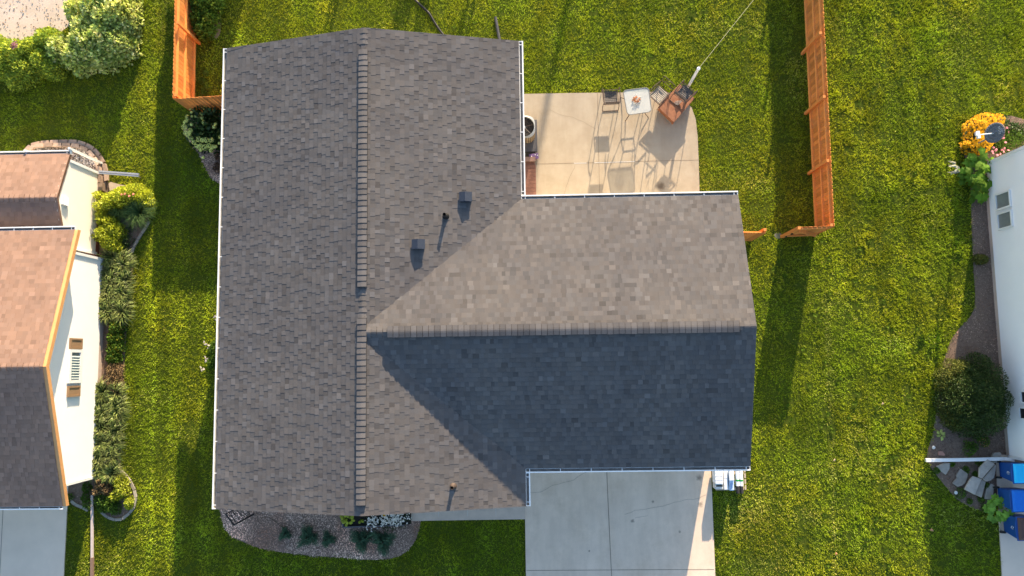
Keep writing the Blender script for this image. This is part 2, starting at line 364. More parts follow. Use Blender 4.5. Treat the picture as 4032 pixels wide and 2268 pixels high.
strip(b, gp((2082, 1941), (2130, 1937), (2180, 1910), (2260, 1890), (2300, 1862), (2355, 1843)), .007, .0548, .008)
strip(b, gp((2460, 2027), (2500, 2010), (2560, 2002), (2610, 1992), (2660, 1976), (2710, 1966), (2750, 1962), (2780, 1948)), .007, .0548, .008)
strip(b, gp((2500, 2039), (2550, 2031)), .006, .0548, .003)
tag(b.build('driveway_cracks', mat('crack_grey', (.26, .225, .19), (.18, .155, .13), rough=1.)), kind='structure')
b = MB()
strip(b, gp((2353, 366), (2357, 600), (2362, 780)), .012, .0545); strip(b, gp((2100, 646), (2270, 642), (2480, 636), (2750, 630)), .012, .0545)
strip(b, gp((2165, 432), (2200, 450), (2255, 462), (2300, 482), (2345, 508)), .006, .0548, .006)
strip(b, gp((2264, 652), (2258, 670), (2240, 700), (2230, 735), (2218, 775)), .008, .0548, .008)
tag(b.build('patio_cracks', mat('crack_tan', (.24, .19, .13), (.17, .13, .09), rough=1.)), kind='structure')
b = MB(); M_wj = mat('joint_light', (.62, .60, .57), rough=.9)
for u in (1727, 1841, 1952): strip(b, [(G(u, 1975, .07).x, -5.2), (G(u, 1975, .07).x, -3.9)], .012, .0695)
strip(b, gp((2260, 643), (2310, 642)), .022, .0552); strip(b, gp((2340, 641), (2500, 636)), .018, .0552)
tag(b.build('pale_joints', M_wj), kind='structure')
b = MB(); gx = G(11, 2100).x; strip(b, [(gx, -8), (gx, -3.2)], .014, .049); tag(b.build('neighbor_driveway_joint', M_joint), kind='structure')
def sheet(name, poly, z, m):
    b = MB(); b.poly([(p[0], p[1], z) for p in poly]); return tag(b.build(name, m), kind='structure')
M_mulch = mat('mulch', (.15, .10, .075), (.28, .19, .15), scale=18, rough=1., bump=.8, bscale=60)
M_rsoil = mat('bed_soil', (.13, .088, .066), (.23, .165, .125), scale=12, rough=1., bump=.8, bscale=60)
M_dirt = mat('dry_dirt', (.60, .49, .40), (.50, .40, .31), scale=1.5, rough=1., bump=.5, bscale=30)
sheet('mulch_bed', fbed, .012, M_mulch); sheet('mulch_bed', wbed, .012, M_mulch); sheet('gravel_bed', lgravel, .020, M_rsoil)
sheet('planting_bed', lbed, .012, M_rsoil); sheet('planting_bed', lbed2, .016, M_rsoil); sheet('planting_bed', rbed, .012, M_rsoil)
sheet('planting_bed', rtop, .016, M_rsoil); sheet('bare_ground', ldirt, .012, M_dirt)
for q_ in (bare,): sheet('bare_ground', q_, .008, mat('tan_soil', (.34, .25, .16), (.24, .18, .11), rough=1.))
sheet('bare_ground', bare3, .008, mat('grey_dirt', (.2, .19, .16), rough=1.))
def chips(name, polys, dens, L, W, m, label, hz=.03, tones=(.5, 1.6)):
    Q = []
    for q in polys:
        xs = [p[0] for p in q]; ys = [p[1] for p in q]; A = (max(xs)-min(xs))*(max(ys)-min(ys)); n = int(A*dens)
        P = np.stack([rng.uniform(min(xs), max(xs), n), rng.uniform(min(ys), max(ys), n), rng.uniform(.015, hz, n)], 1)
        P = P[inpoly(P, q)]; Q.append(P)
    P = np.concatenate(Q); n = len(P); a = rng.random(n)*2*PI
    D = unit(np.stack([np.cos(a), np.sin(a), rng.normal(size=n)*.25], 1)); N = unit(np.stack([rng.normal(size=n)*.4, rng.normal(size=n)*.4, np.ones(n)], 1))
    V = leafquads(P, D, N, rng.uniform(.5, 1.3, n)*L, rng.uniform(.5, 1.3, n)*W)
    t = rng.uniform(tones[0], tones[1], n)**1.5*(.45+1.1*vnoise(P[:, 0], P[:, 1], 1.3)); br = np.clip((vnoise(P[:, 0]+8, P[:, 1], 1.9)-.45)*2.5, 0, 1)[:, None]; t = t[:, None]*(1-br*np.array([.25, .42, .5])); return tag(npmesh(name, V, 4, m, tone=t), label, name.replace('_', ' '), kind='stuff')
chips('mulch_chips', [fbed, wbed], 1100, .065, .018, mat('mulch_chip', (.78, .57, .45), (.55, .37, .28), tone=True, rough=.95), 'greyish bark chips covering the beds round the grey roofed house')
chips('soil_crumbs', [rbed, lbed, lbed2, rtop], 500, .04, .02, mat('soil_crumb', (.34, .24, .18), (.18, .125, .095), tone=True, rough=1.), 'dark crumbs of soil and bark in the neighbours beds')
chips('dirt_clods', [ldirt], 45, .07, .05, mat('dirt_clod', (.50, .40, .31), (.36, .27, .19), tone=True, rough=1.), 'scattered clods and stubble on the bare ground at top left', hz=.04, tones=(.4, 1.2))
chips('gravel', [lgravel], 1600, .075, .055, mat('gravel_stone', (.50, .46, .42), (.34, .30, .27), tone=True, rough=.8), 'light gravel stones inside the curved block edging', hz=.05, tones=(.4, 1.5))

# ------------------------------------------------------------------ shingled roofs
def shingles(U0, uvec, vvec, ulen, vlen, keep, ex=.143, wmin=.10, wmax=.20, lv=.005, tlo=.80, thi=1.22):
    """laminated shingles laid in courses: U0 eave corner, uvec along the eave, vvec up the slope"""
    U0 = np.array(U0); u = np.array(uvec, float); v = np.array(vvec, float); n = np.cross(u, v); n /= np.linalg.norm(n)
    if n[2] < 0: n = -n
    Vq = []; Tq = []
    nc = int(math.ceil(vlen/ex))
    for k in range(nc):
        v0 = k*ex; v1 = min((k+1)*ex, vlen)+.004; a = -random.random()*wmax; lev = 0
        while a < ulen:
            wd = random.uniform(wmin, wmax); b_ = a+wd; a0 = max(a, 0); b0 = min(b_, ulen)
            lev = 1-lev if random.random() < .8 else lev
            if b0-a0 > .01:
                c = U0+u*(a0+b0)/2+v*(v0+v1)/2
                if keep(c):
                    h0 = .009+lv*lev; h1 = .001+lv*lev; j = random.uniform(-.006, .006); vv = v0+j if k else v0
                    p = lambda s_, t_, h: U0+u*s_+v*t_+n*h
                    A, B, C, D = p(a0, vv, h0), p(b0, vv, h0), p(b0, v1, h1), p(a0, v1, h1)
                    Vq += [A, B, C, D]; tn = random.gauss(1., .07)*(1.04 if lev else .94)
                    if random.random() < .07: tn *= 1.18
                    if random.random() < .06: tn *= .80
                    tn = min(max(tn, tlo-.1), thi+.15); hue = random.uniform(-.025, .03); tc = (tn*(1+hue), tn, tn*(1-hue)); Tq.append(tc)
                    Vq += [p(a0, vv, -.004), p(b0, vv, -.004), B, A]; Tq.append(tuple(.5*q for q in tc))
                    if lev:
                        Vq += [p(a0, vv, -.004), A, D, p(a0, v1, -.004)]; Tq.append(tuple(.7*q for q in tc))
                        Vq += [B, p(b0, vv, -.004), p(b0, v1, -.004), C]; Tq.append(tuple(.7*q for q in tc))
            a = b_
    return Vq, Tq
def caps(P0, P1, wdt, rise, drop, ex=.17, h=.03, vent=True):
    """overlapping ridge caps folded over the ridge from P0 to P1"""
    P0 = Vector(P0); P1 = Vector(P1); d = (P1-P0).normalized(); s = d.cross(Vector((0, 0, 1))).normalized(); L = (P1-P0).length; n = int(L/ex); V = []; T = []
    for k in range(n):
        a = P0+d*(k*ex); b_ = P0+d*min(L, (k+1)*ex-.014); t = random.uniform(.84, 1.18); ja = random.uniform(-.006, .006)
        z1, z0 = h+.012, h
        prof = [(-1, -drop), (-.3, -drop*.18), (0, 0), (.3, -drop*.18), (1, -drop)]
        for q in range(4):
            (x0, y0), (x1, y1) = prof[q], prof[q+1]
            f = lambda base, xx, yy, zz: base+s*(xx*wdt/2+ja)+Vector((0, 0, yy+zz))
            V += [f(a, x0, y0, z0), f(b_, x0, y0, z1), f(b_, x1, y1, z1), f(a, x1, y1, z0)]; T.append(t)
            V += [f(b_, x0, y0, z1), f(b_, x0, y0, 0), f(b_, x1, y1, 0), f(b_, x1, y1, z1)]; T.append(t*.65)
        e_ = P0+d*min(L, (k+1)*ex+.002)
        for q in range(4):
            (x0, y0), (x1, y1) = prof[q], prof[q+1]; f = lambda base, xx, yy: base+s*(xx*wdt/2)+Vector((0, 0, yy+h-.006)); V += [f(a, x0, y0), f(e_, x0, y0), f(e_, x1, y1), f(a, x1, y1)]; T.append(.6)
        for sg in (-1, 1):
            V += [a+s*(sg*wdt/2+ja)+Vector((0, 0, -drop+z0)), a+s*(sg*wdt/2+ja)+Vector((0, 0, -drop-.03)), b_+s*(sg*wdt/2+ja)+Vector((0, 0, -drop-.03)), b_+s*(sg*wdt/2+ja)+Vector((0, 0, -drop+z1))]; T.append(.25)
    return V, T
def shmat(name, a, b): return mat(name, a, b, scale=140, rough=.95, tone=True, spec=.12, extra=lambda N, c: N.mix(.55, c, N.ramp(N.noise(.5, 4, .6), [(.3, (.80, .80, .84)), (.7, (1.16, 1.13, 1.08))]), 'MULTIPLY'))
M_sh = shmat('charcoal_shingle', (.114, .108, .107), (.082, .078, .079))
M_lsh = shmat('tan_shingle', (.262, .172, .130), (.222, .140, .105))
M_siding = mat('pale_siding', (.62, .60, .55), rough=.6); M_white = mat('white_metal', (.80, .80, .78), (.74, .74, .73), scale=3, rough=.35, spec=.5)
M_gut = mat('gutter_dark', (.28, .265, .25), (.14, .13, .12), scale=5, rough=.6); M_black = mat('black_plastic', (.015, .015, .016), rough=.4)
house = thing('house', (-3.5, 1, 0), 'large house with a charcoal shingled cross gable roof in the centre', 'house')
# walls
b = MB(); t = .40
def gwall(b, x0, x1, y0, y1, ze, zr, axis):
    if axis == 'y':
        m_ = (x0+x1)/2; f = [(x0, 0), (x1, 0), (x1, ze), (m_, zr), (x0, ze)]
        b.hull8([(p[0], y0, p[1]) for p in f], [(p[0], y1, p[1]) for p in f])
    else:
        m_ = (y0+y1)/2; f = [(y0, 0), (y1, 0), (y1, ze), (m_, zr), (y0, ze)]
        b.hull8([(x0, p[0], p[1]) for p in f], [(x1, p[0], p[1]) for p in f])
gwall(b, XL+t, XR-t, YS+t, YN-t, HE-.02, HR-.13, 'y'); b.build('wall', M_siding, house)
b = MB(); gwall(b, XM+.3, XE-t, WS+t, WN-t, HE-.02, HW-.13, 'x'); b.build('garage_wall', M_siding, house)
b = MB(); b.box(((XR+XE)/2-.1, WS+t-.015, 1.12), (4.9, .05, 2.2))
for k in range(4): b.box(((XR+XE)/2-.1, WS+t-.045, .28+k*.55), (4.8, .02, .5))
b.build('garage_door', M_white, house)
# roof deck with thickness
b = MB()
def gable_deck(b, a0, a1, c0, c1, ze, zr, axis, th=.12, top=.012):
    m_ = (c0+c1)/2
    for e in (c0, c1):
        if axis == 'y': lo = [(e, a0, ze-top-th), (m_, a0, zr-top-th), (m_, a0, zr-top), (e, a0, ze-top)]; hi = [(p[0], a1, p[2]) for p in lo]
        else: lo = [(a0, e, ze-top-th), (a0, m_, zr-top-th), (a0, m_, zr-top), (a0, e, ze-top)]; hi = [(a1, p[1], p[2]) for p in lo]
        b.hull8(lo, hi)
gable_deck(b, YS+.01, YN-.01, XL+.01, XR-.01, HE, HR, 'y'); gable_deck(b, XM+.2, XE-.01, WS+.01, WN-.01, HE, HW-.004, 'x')
b.build('roof_deck', mat('roof_deck', (.05, .05, .052), rough=.9), house)
mslope = (HR-HE)/(XR-XM); wslope = (HW-HE)/(WN-YM)
def zE(x): return HR-(x-XM)*mslope
def zW(y): return HW-abs(y-YM)*wslope
Vq = []; Tq = []
Lm = math.hypot(XR-XM, HR-HE); Lw = math.hypot(WN-YM, HW-HE)
for (U0, u, v, ul, vl, kp) in [
    ((XL, YS, HE), (0, 1, 0), ((XM-XL)/Lm, 0, (HR-HE)/Lm), YN-YS, Lm, lambda c: True),
    ((XR, YS, HE), (0, 1, 0), (-(XM-XL)/Lm, 0, (HR-HE)/Lm), YN-YS, Lm, lambda c: not (WS < c[1] < WN and c[2] < zW(c[1])-.03)),
    ((XM-.1, WN, HE), (1, 0, 0), (0, -(WN-YM)/Lw, (HW-HE)/Lw), XE-XM+.1, Lw, lambda c: c[0] > XM and (c[0] > XR or c[2] > zE(c[0])-.02)),
    ((XM-.1, WS, HE), (1, 0, 0), (0, (WN-YM)/Lw, (HW-HE)/Lw), XE-XM+.1, Lw, lambda c: c[0] > XM and (c[0] > XR or c[2] > zE(c[0])-.02))]:
    a_, t_ = shingles(U0, u, v, ul, vl, kp); Vq += a_; Tq += t_
roof = npmesh('roof', np.array(Vq), 4, M_sh, house, np.array(Tq))
for (y0, y1, nm, hh) in ((YN-.02, 9.35, 0, .005), (9.35, 2.15, 1, .045), (2.15, 1.3, 0, .005), (1.3, YS+.28, 1, .045), (YS+.28, YS+.01, 0, .005)):
    V_, T_ = caps((XM, y0, HR+.002), (XM, y1, HR+.002), .27, 0, .045 if not nm else .024, h=hh+.012*nm); npmesh('ridge_cap', np.array(V_), 4, M_sh, roof, np.array(T_)*1.06)
for (x0, x1, hh) in ((XM+.1, XM+.75, .006), (XM+.75, XE-.35, .045), (XE-.35, XE-.01, .006)):
    V_, T_ = caps((x0, YM, HW+.002), (x1, YM, HW+.002), .33, 0, .05 if hh < .01 else .022, h=hh+.012*(hh>.01)); npmesh('ridge_cap', np.array(V_), 4, M_sh, roof, np.array(T_)*1.06)
# rake edges
def gutter(parent, a, b_, out, w_=.125, hd=.11, step=.9, mat_=None):
    """open K-style gutter from a to b_; out = outward unit vector; hangers are sub-parts"""
    a = Vector(a); b_ = Vector(b_); o = Vector(out); g = MB(); z = Vector((0, 0, 1)); L = (b_-a).length; d = (b_-a).normalized()
    def plate(p0, p1, q0, q1, th):
        g.hull8([p0, p1, p1+th, p0+th], [q0, q1, q1+th, q0+th])
    g.bar(a+o*(w_)-z*.055, b_+o*(w_)-z*.055, .018, .11); g.bar(a+o*.010-z*.06, b_+o*.010-z*.06, .016, .10)
    g.bar(a+o*(w_-.012)+z*.006, b_+o*(w_-.012)+z*.006, .034, .012)
    for e, s in ((a, 1), (b_, -1)): g.bar(e+o*.019-z*.05+d*s*.01, e+o*(w_-.010)-z*.05+d*s*.01, .016, .105)
    go = g.build('gutter', M_white, parent)
    f = MB(); f.bar(a+o*w_*.5-z*.095+d*.018, b_+o*w_*.5-z*.095-d*.018, w_-.035, .012); f.build('gutter_trough', M_gut, go)
    n = int(L/step)
    for k in range(n+1):
        h = MB(); p = a+d*(.12+(L-.24)*k/max(1, n)); h.bar(p+o*.018-z*.004, p+o*(w_-.03)-z*.004, .022, .008); h.build('hanger', M_white, go)
    return go
zg = HE-.012
gutter(house, (XL, YS, zg), (XL, YN, zg), (-1, 0, 0)); gutter(house, (XR, YN, zg), (XR, WN+.13, zg), (1, 0, 0)); gutter(house, (XR, WS-.13, zg), (XR, YS, zg), (1, 0, 0))
gutter(house, (XR+.003, WN, zg), (XE, WN, zg), (0, 1, 0)); gutter(house, (XR+.003, WS, zg), (XE, WS, zg), (0, -1, 0))
# roof vents and pipes
def onE(u, v):
    p = G(u, v, 4.2)
    for _ in range(6): p = G(u, v, zE(p.x))
    return p
M_vent = mat('slate_blue_metal', (.026, .035, .055), (.022, .030, .048), rough=.5, spec=.4)
for (u, v, lb) in ((1834, 778, 'upper box vent'), (1649, 964, 'lower box vent')):
    p = onE(u, v); b = MB(); z = p.z; s = -mslope
    w2, d2, hh = .17, .125, .17
    lo = [(p.x-w2, p.y-d2), (p.x+w2, p.y-d2), (p.x+w2, p.y+d2), (p.x-w2, p.y+d2)]
    zz = lambda x: zE(x)
    base = [(q[0], q[1], zz(q[0])-.02) for q in lo]; top = [(q[0], q[1], zz(p.x)+hh-.02 if q[0] < p.x else zz(p.x)+hh-.05) for q in lo]
    b.hull8(base, top)
    m1 = p.x-.005
    b.hull8([(p.x-w2-.02, p.y-d2-.02, z+hh-.05), (m1, p.y-d2-.02, z+hh+.02), (m1, p.y-d2-.02, z+hh+.04), (p.x-w2-.02, p.y-d2-.02, z+hh-.03)], [(p.x-w2-.02, p.y+d2+.02, z+hh-.05), (m1, p.y+d2+.02, z+hh+.02), (m1, p.y+d2+.02, z+hh+.04), (p.x-w2-.02, p.y+d2+.02, z+hh-.03)])
    b.hull8([(m1, p.y-d2-.02, z+hh+.02), (p.x+w2+.03, p.y-d2-.02, z+hh-.07), (p.x+w2+.03, p.y-d2-.02, z+hh-.05), (m1, p.y-d2-.02, z+hh+.04)], [(m1, p.y+d2+.02, z+hh+.02), (p.x+w2+.03, p.y+d2+.02, z+hh-.07), (p.x+w2+.03, p.y+d2+.02, z+hh-.05), (m1, p.y+d2+.02, z+hh+.04)])
    o = b.build('roof_vent', M_vent, house); o['label'] = 'dark blue grey metal '+lb+' on the east slope'
for (u, v, h, mm) in ((1754, 852, .33, M_black), (1783, 1915, .27, mat('weathered_pipe', (.075, .055, .045), rough=.5))):
    p = onE(u, v); b = MB(); b.lathe((p.x, p.y, p.z-.03), [(.125, 0), (.11, .03), (.07, .10), (.052, .13), (.05, h+.03), (.043, h+.03), (.04, .05)], 20)
    o = b.build('vent_pipe', mm, house, smooth=False)
    b = MB(); b.box((p.x, p.y, p.z+.012), (.3, .24, .006), rot=Matrix.Rotation(math.atan(mslope), 3, 'Y')); b.build('flashing', M_sh, o)

# ------------------------------------------------------------------ neighbour house, left
M_lside = mat('white_siding', (.82, .81, .78), (.78, .77, .74), scale=2, rough=.55, spec=.4); M_cedar_f = mat('orange_fascia', (.58, .30, .12), (.50, .25, .10), scale=4, rough=.6)
def lapwall(mb, x, y0, y1, z0, zt, expo=.11, out=1, lip=.014):
    """lap siding on a wall facing +-x; zt(y) gives the wall's top"""
    k = 0; zmax = max(zt(y0), zt(y1), zt((y0+y1)/2))
    while z0+k*expo < zmax:
        za = z0+k*expo; zb = za+expo; ya, yb = y0, y1
        if za > min(zt(y0), zt(y1)):
            ys = np.linspace(y0, y1, 240); ok = [q for q in ys if zt(q) > za]
            if not ok: break
            ya, yb = ok[0], ok[-1]
        A = (x+out*lip, ya, za); B = (x+out*lip, yb, za); C = (x, yb, zb); D = (x, ya, zb)
        mb.poly([A, B, C, D] if out > 0 else [B, A, D, C]); mb.poly([(x-.02*out, ya, za), (x-.02*out, yb, za), B, A] if out > 0 else [A, B, (x-.02*out, yb, za), (x-.02*out, ya, za)])
        k += 1
LX = -15.12; lh = thing('house', (-18, .5, 0), 'tan roofed house with white lap siding at the left edge', 'house')
def slopeshingles(parent, x0, x1, yN, yM, yS, ze, zr, m, lv=.005, ex=.143, sN=None, sS=None):
    Vq = []; Tq = []; L = math.hypot(yN-yM, zr-ze); L2 = math.hypot(yS-yM, zr-ze)
    a_, t_ = shingles((x0, yN, ze), (1, 0, 0), (0, -(yN-yM)/L, (zr-ze)/L), x1-x0, L, lambda c: True, ex=ex, lv=lv); Vq += a_; Tq += t_
    a_, t_ = shingles((x0, yS, ze), (1, 0, 0), (0, (yM-yS)/L2, (zr-ze)/L2), x1-x0, L2, lambda c: True, ex=ex, lv=lv); Vq += a_; Tq += t_
    T = np.array(Tq); T = 1+(T-1)*.75; r = npmesh('roof', np.array(Vq), 4, m, parent, T)
    V_, T_ = caps((x0, yM, zr), (x1, yM, zr), .25, 0, .035, h=.006); npmesh('ridge_cap', np.array(V_), 4, m, r, np.array(T_)); return r
# main gable
EH, RH, Y0, Y1, YR = 2.62, 3.90, -4.27, 4.44, .06; RXE = -14.66
gzt = lambda y: EH-.12+(RH-EH)*(1-abs(y-YR)/(4.35)) if abs(y-YR) < 4.35 else EH-.12
b = MB(); lapwall(b, LX, -3.74, 3.80, .25, gzt); b.build('wall', M_lside, lh)
b = MB(); b.box((LX-2.5, .03, .13), (5, 7.5, .26)); b.build('foundation', M_walk, lh)
b = MB(); b.box((LX-2.03, .03, 1.35), (4, 7.48, 2.2)); b.poly([(LX-.03, -3.7, 2.4), (LX-.03, 3.77, 2.4), (LX-.03, YR, 3.6)]); b.build('inner_wall', M_lside, lh)
for yy in (-3.74, 3.80):
    b = MB(); b.box((LX+.0, yy, 1.33), (.09, .09, 2.2)); b.build('corner_trim', M_white, lh)
b = MB(); gable_deck(b, -28, RXE-.02, Y0+.02, Y1-.02, EH, RH, 'x', th=.10, top=.012); b.build('roof_deck', M_white, lh)
slopeshingles(lh, -21.2, RXE, Y1, YR, Y0, EH, RH, M_lsh)
b = MB()
for (ya, yb) in ((Y1, YR), (Y0, YR)):
    b.hull8([(RXE-.02, ya, EH-.16), (RXE-.02, yb, RH-.16), (RXE-.02, yb, RH-.004), (RXE-.02, ya, EH-.004)], [(RXE+.10, ya, EH-.16), (RXE+.10, yb, RH-.16), (RXE+.10, yb, RH-.008), (RXE+.10, ya, EH-.008)])
b.build('fascia', M_cedar_f, lh)
gutter(lh, (-21.2, Y1, EH-.01), (RXE, Y1, EH-.01), (0, 1, 0), w_=.12, step=.6); gutter(lh, (-21.2, Y0, EH-.01), (RXE, Y0, EH-.01), (0, -1, 0), w_=.09, step=.6)
# rear wing, lower ridge
E2, R2, A0, A1, AR = 1.94, 2.52, 3.90, 7.16, 5.54; RX2 = -15.36; LX2 = -15.42
gz2 = lambda y: E2-.06+(R2-E2)*(1-abs(y-AR)/1.6) if abs(y-AR) < 1.6 else E2-.06
b = MB(); lapwall(b, LX2, 4.04, 6.93, .2, gz2, expo=.10); b.build('rear_wall', mat('ivory_siding', (.77, .72, .62), (.73, .68, .58), scale=2, rough=.55), lh)
b = MB(); b.box((LX2-2.03, 5.48, .95), (4, 2.8, 1.6)); b.build('rear_inner_wall', M_lside, lh)
b = MB(); b.box((LX2-.5, 5.4, .1), (1.06, 3.05, .2)); b.build('rear_foundation', mat('red_footing', (.25, .09, .05), rough=.8), lh)
for yy in (4.04, 6.93):
    b = MB(); b.box((LX2+.0, yy, 1.0), (.09, .09, 1.72)); b.build('corner_trim', M_white, lh)
b = MB(); gable_deck(b, -28, RX2-.02, A0+.02, A1-.02, E2, R2, 'x', th=.10, top=.012); b.build('rear_roof_deck', mat('brown_trim', (.16, .09, .06), rough=.6), lh)
r2 = slopeshingles(lh, -21.2, RX2, A1, AR, A0, E2, R2, M_lsh)
gutter(lh, (-21.2, A1, E2-.01), (RX2, A1, E2-.01), (0, 1, 0), w_=.12, step=1.2)
def wbox(b, u0, v0, u1, v1, x, th, inset=0., side=1):
    """box on a wall facing x, covering the photo rectangle corners"""
    p, q = GX(u0, v0, x), GX(u1, v1, x); y0, y1 = min(p.y, q.y)+inset, max(p.y, q.y)-inset; z0, z1 = min(p.z, q.z)+inset, max(p.z, q.z)-inset
    b.box((x+side*th/2, (y0+y1)/2, (z0+z1)/2), (th, y1-y0, z1-z0)); return y0, y1, z0, z1
def ypx(v, x, z): # y of the wall point at row v
    lo = GX(300, v, x); return lo.y
def wrect(u0, u1, v0, v1, x):
    a = GX((u0+u1)/2, v0, x).y; c = GX((u0+u1)/2, v1, x).y; zl = GX(u1, (v0+v1)/2, x).z; zh = GX(u0, (v0+v1)/2, x).z
    return min(a, c), max(a, c), min(zl, zh), max(zl, zh)
M_shut = mat('tan_shutter', (.30, .19, .11), (.26, .165, .095), rough=.5); M_glass = mat('window_glass', (.24, .26, .26), (.17, .19, .19), scale=2, rough=.15, spec=.8); M_curt = mat('curtain_fabric', (.42, .48, .47), (.34, .40, .40), scale=12, stretch=(1, 3, .3), rough=.8)
for (u0, u1, v0, v1) in ((272, 320, 1332, 1374), (263, 311, 1519, 1562)):
    y0, y1, z0, z1 = wrect(u0, u1, v0, v1, LX+.02); b = MB(); ym_, zm_ = (y0+y1)/2, (z0+z1)/2; dy, dz = y1-y0, z1-z0
    b.box((LX+.04, ym_, zm_), (.04, dy, dz)); 
    for s in (-1, 1): b.box((LX+.068, ym_+s*(dy/2-.03), zm_), (.016, .06, dz)); b.box((LX+.068, ym_, zm_+s*(dz/2-.03)), (.016, dy-.12, .06))
    b.build('shutter', M_shut, lh)
y0, y1, z0, z1 = wrect(266, 316, 1376, 1508, LX+.02); ym_, zm_ = (y0+y1)/2, (z0+z1)/2; dy, dz = y1-y0, z1-z0
b = MB()
for s in (-1, 1): b.box((LX+.055, ym_+s*(dy/2-.05), zm_), (.07, .1, dz)); b.box((LX+.055, ym_, zm_+s*(dz/2-.05)), (.07, dy-.2, .1))
wn = b.build('window', M_white, lh)
b = MB(); b.box((LX+.036, ym_, zm_), (.01, dy-.16, dz-.16)); b.build('pane', M_glass, wn)
b = MB()
for k in range(9):
    yy = y0+.14+k*(dy-.4)/8; b.tube([(LX+.05, yy, z0+.14), (LX+.05, yy+.01, z1-.12)], .045, 8)
b.build('curtain', M_curt, wn)
y0, y1, z0, z1 = wrect(241, 264, 776, 808, LX2+.02); b = MB(); b.box((LX2+.05, (y0+y1)/2, (z0+z1)/2), (.07, y1-y0, z1-z0))
for k in range(3): b.box((LX2+.09, (y0+y1)/2, z0+.06+k*.07), (.03, y1-y0+.02, .02))
b.build('wall_vent', M_white, lh)
b = MB(); b.tube([GX(4, 1384, -16.4)*1, GX(4, 1384, -16.4)+Vector((0, .02, .25)), GX(4, 1384, -16.4)+Vector((.06, .06, .33)), GX(4, 1384, -16.4)+Vector((.14, .03, .33))], .03, 8); b.build('vent_pipe', mat('brown_pipe', (.12, .07, .055), rough=.5), lh)
for (u, v) in ((99, 588), (273, 578)):
    p = G(u, v, E2+.05); b = MB(); b.box((p.x, p.y-.05, E2-.9), (.07, .07, 1.95)); b.build('trellis_post', M_white, lh)
# curved block edging
M_block = mat('tan_block', (.40, .29, .215), (.28, .20, .155), scale=10, rough=.95, tone=True, bump=.4, bscale=40)
ring = [(104, 600), (112, 584), (135, 571), (160, 566), (215, 562), (270, 560), (306, 561), (335, 568), (368, 584), (394, 612), (412, 645), (421, 680), (423, 720), (417, 752)]
edging = thing('block_edging', (G(271, 560).x, G(271, 560).y, 0), 'curved tan and grey block edging round the gravel beside the left house', 'edging')
for cr, (z, off) in enumerate(((.0, 0.), (.11, .16))):
    P = [G(u, v) for u, v in ring]; cpt = G(270, 680); b = MB(); P = [p+(cpt-p).normalized()*off for p in P]
    seg = 0; pts = []
    for a, c in zip(P[:-1], P[1:]):
        k = max(1, int((c-a).length/.04))
        for i in range(k): pts.append(a.lerp(c, i/k))
    i = 0; st = 8
    while i+st < len(pts):
        a, c = pts[i], pts[i+st]; d = (c-a).normalized(); ln = (c-a).length-.012; mid = (a+c)/2; s = Vector((-d.y, d.x, 0)); b.cur = random.uniform(.7, 1.3)
        q = [mid-d*ln/2-s*.06, mid+d*ln/2-s*.06, mid+d*(ln/2-.025)+s*.075, mid-d*(ln/2-.025)+s*.075]
        q = ccw([(p.x, p.y) for p in q]); b.slab(q, z, z+.105); i += st
    b.build('block_course', M_block, edging)
b = MB(); b.cur = 1.
for (u0, v0, u1, v1, tn) in ((383, 700, 420, 722, .8), (398, 722, 420, 757, .7), (403, 790, 412, 800, .6)):
    p = G((u0+u1)/2, (v0+v1)/2); b = MB(); b.cur = tn; b.box((p.x, p.y, .12), (.16, .3, .24)); b.build('block', M_block, edging)
b = MB(); b.slab(pxpoly([(432, 724), (440, 718), (490, 732), (492, 745), (470, 760), (436, 752)]), .0, .07); b.box((G(495, 735).x+.2, G(495, 735).y-.04, .03), (.6, .10, .06), -.15)
tag(b.build('stepping_stone', mat('pale_stone', (.50, .40, .31), rough=.9), base=(G(460, 740).x, G(460, 740).y, 0)), 'pale flat stone beside the yellow bush', 'stone')
def edgestrip(name, pts, lab, cat, m, w_=.09, h=.06, dash=.4):
    b = MB(); P = [G(u, v) for u, v in pts]
    for a, c in zip(P[:-1], P[1:]):
        k = max(1, int((c-a).length/dash))
        for i in range(k):
            p, q = a.lerp(c, i/k), a.lerp(c, (i+.93)/k); b.cur = random.uniform(.75, 1.2); b.bar(p+Vector((0, 0, h/2)), q+Vector((0, 0, h/2)), w_, h)
    return tag(b.build(name, m, base=(P[0].x, P[0].y, 0)), lab, cat)
M_curb = mat('curb_stone', (.34, .31, .26), (.26, .235, .20), tone=True, rough=.95)
edgestrip('curb_edging', [(588, 872), (575, 897), (560, 920), (545, 945), (528, 975), (521, 998)], 'pale curb stones edging the grassy clump bed by the left house', 'edging', M_curb)
edgestrip('curb_edging', [(478, 1853), (498, 1872), (515, 1895), (532, 1930), (537, 1960), (530, 1995), (512, 2020), (482, 2044), (455, 2046), (425, 2035), (398, 2012)], 'ring of curb stones round the lime green plants at lower left', 'edging', M_curb, dash=.3)
edgestrip('curb_edging', [(284, 1972), (300, 1985), (330, 1998), (350, 2010)], 'short curved curb beside the left driveway', 'edging', M_curb)

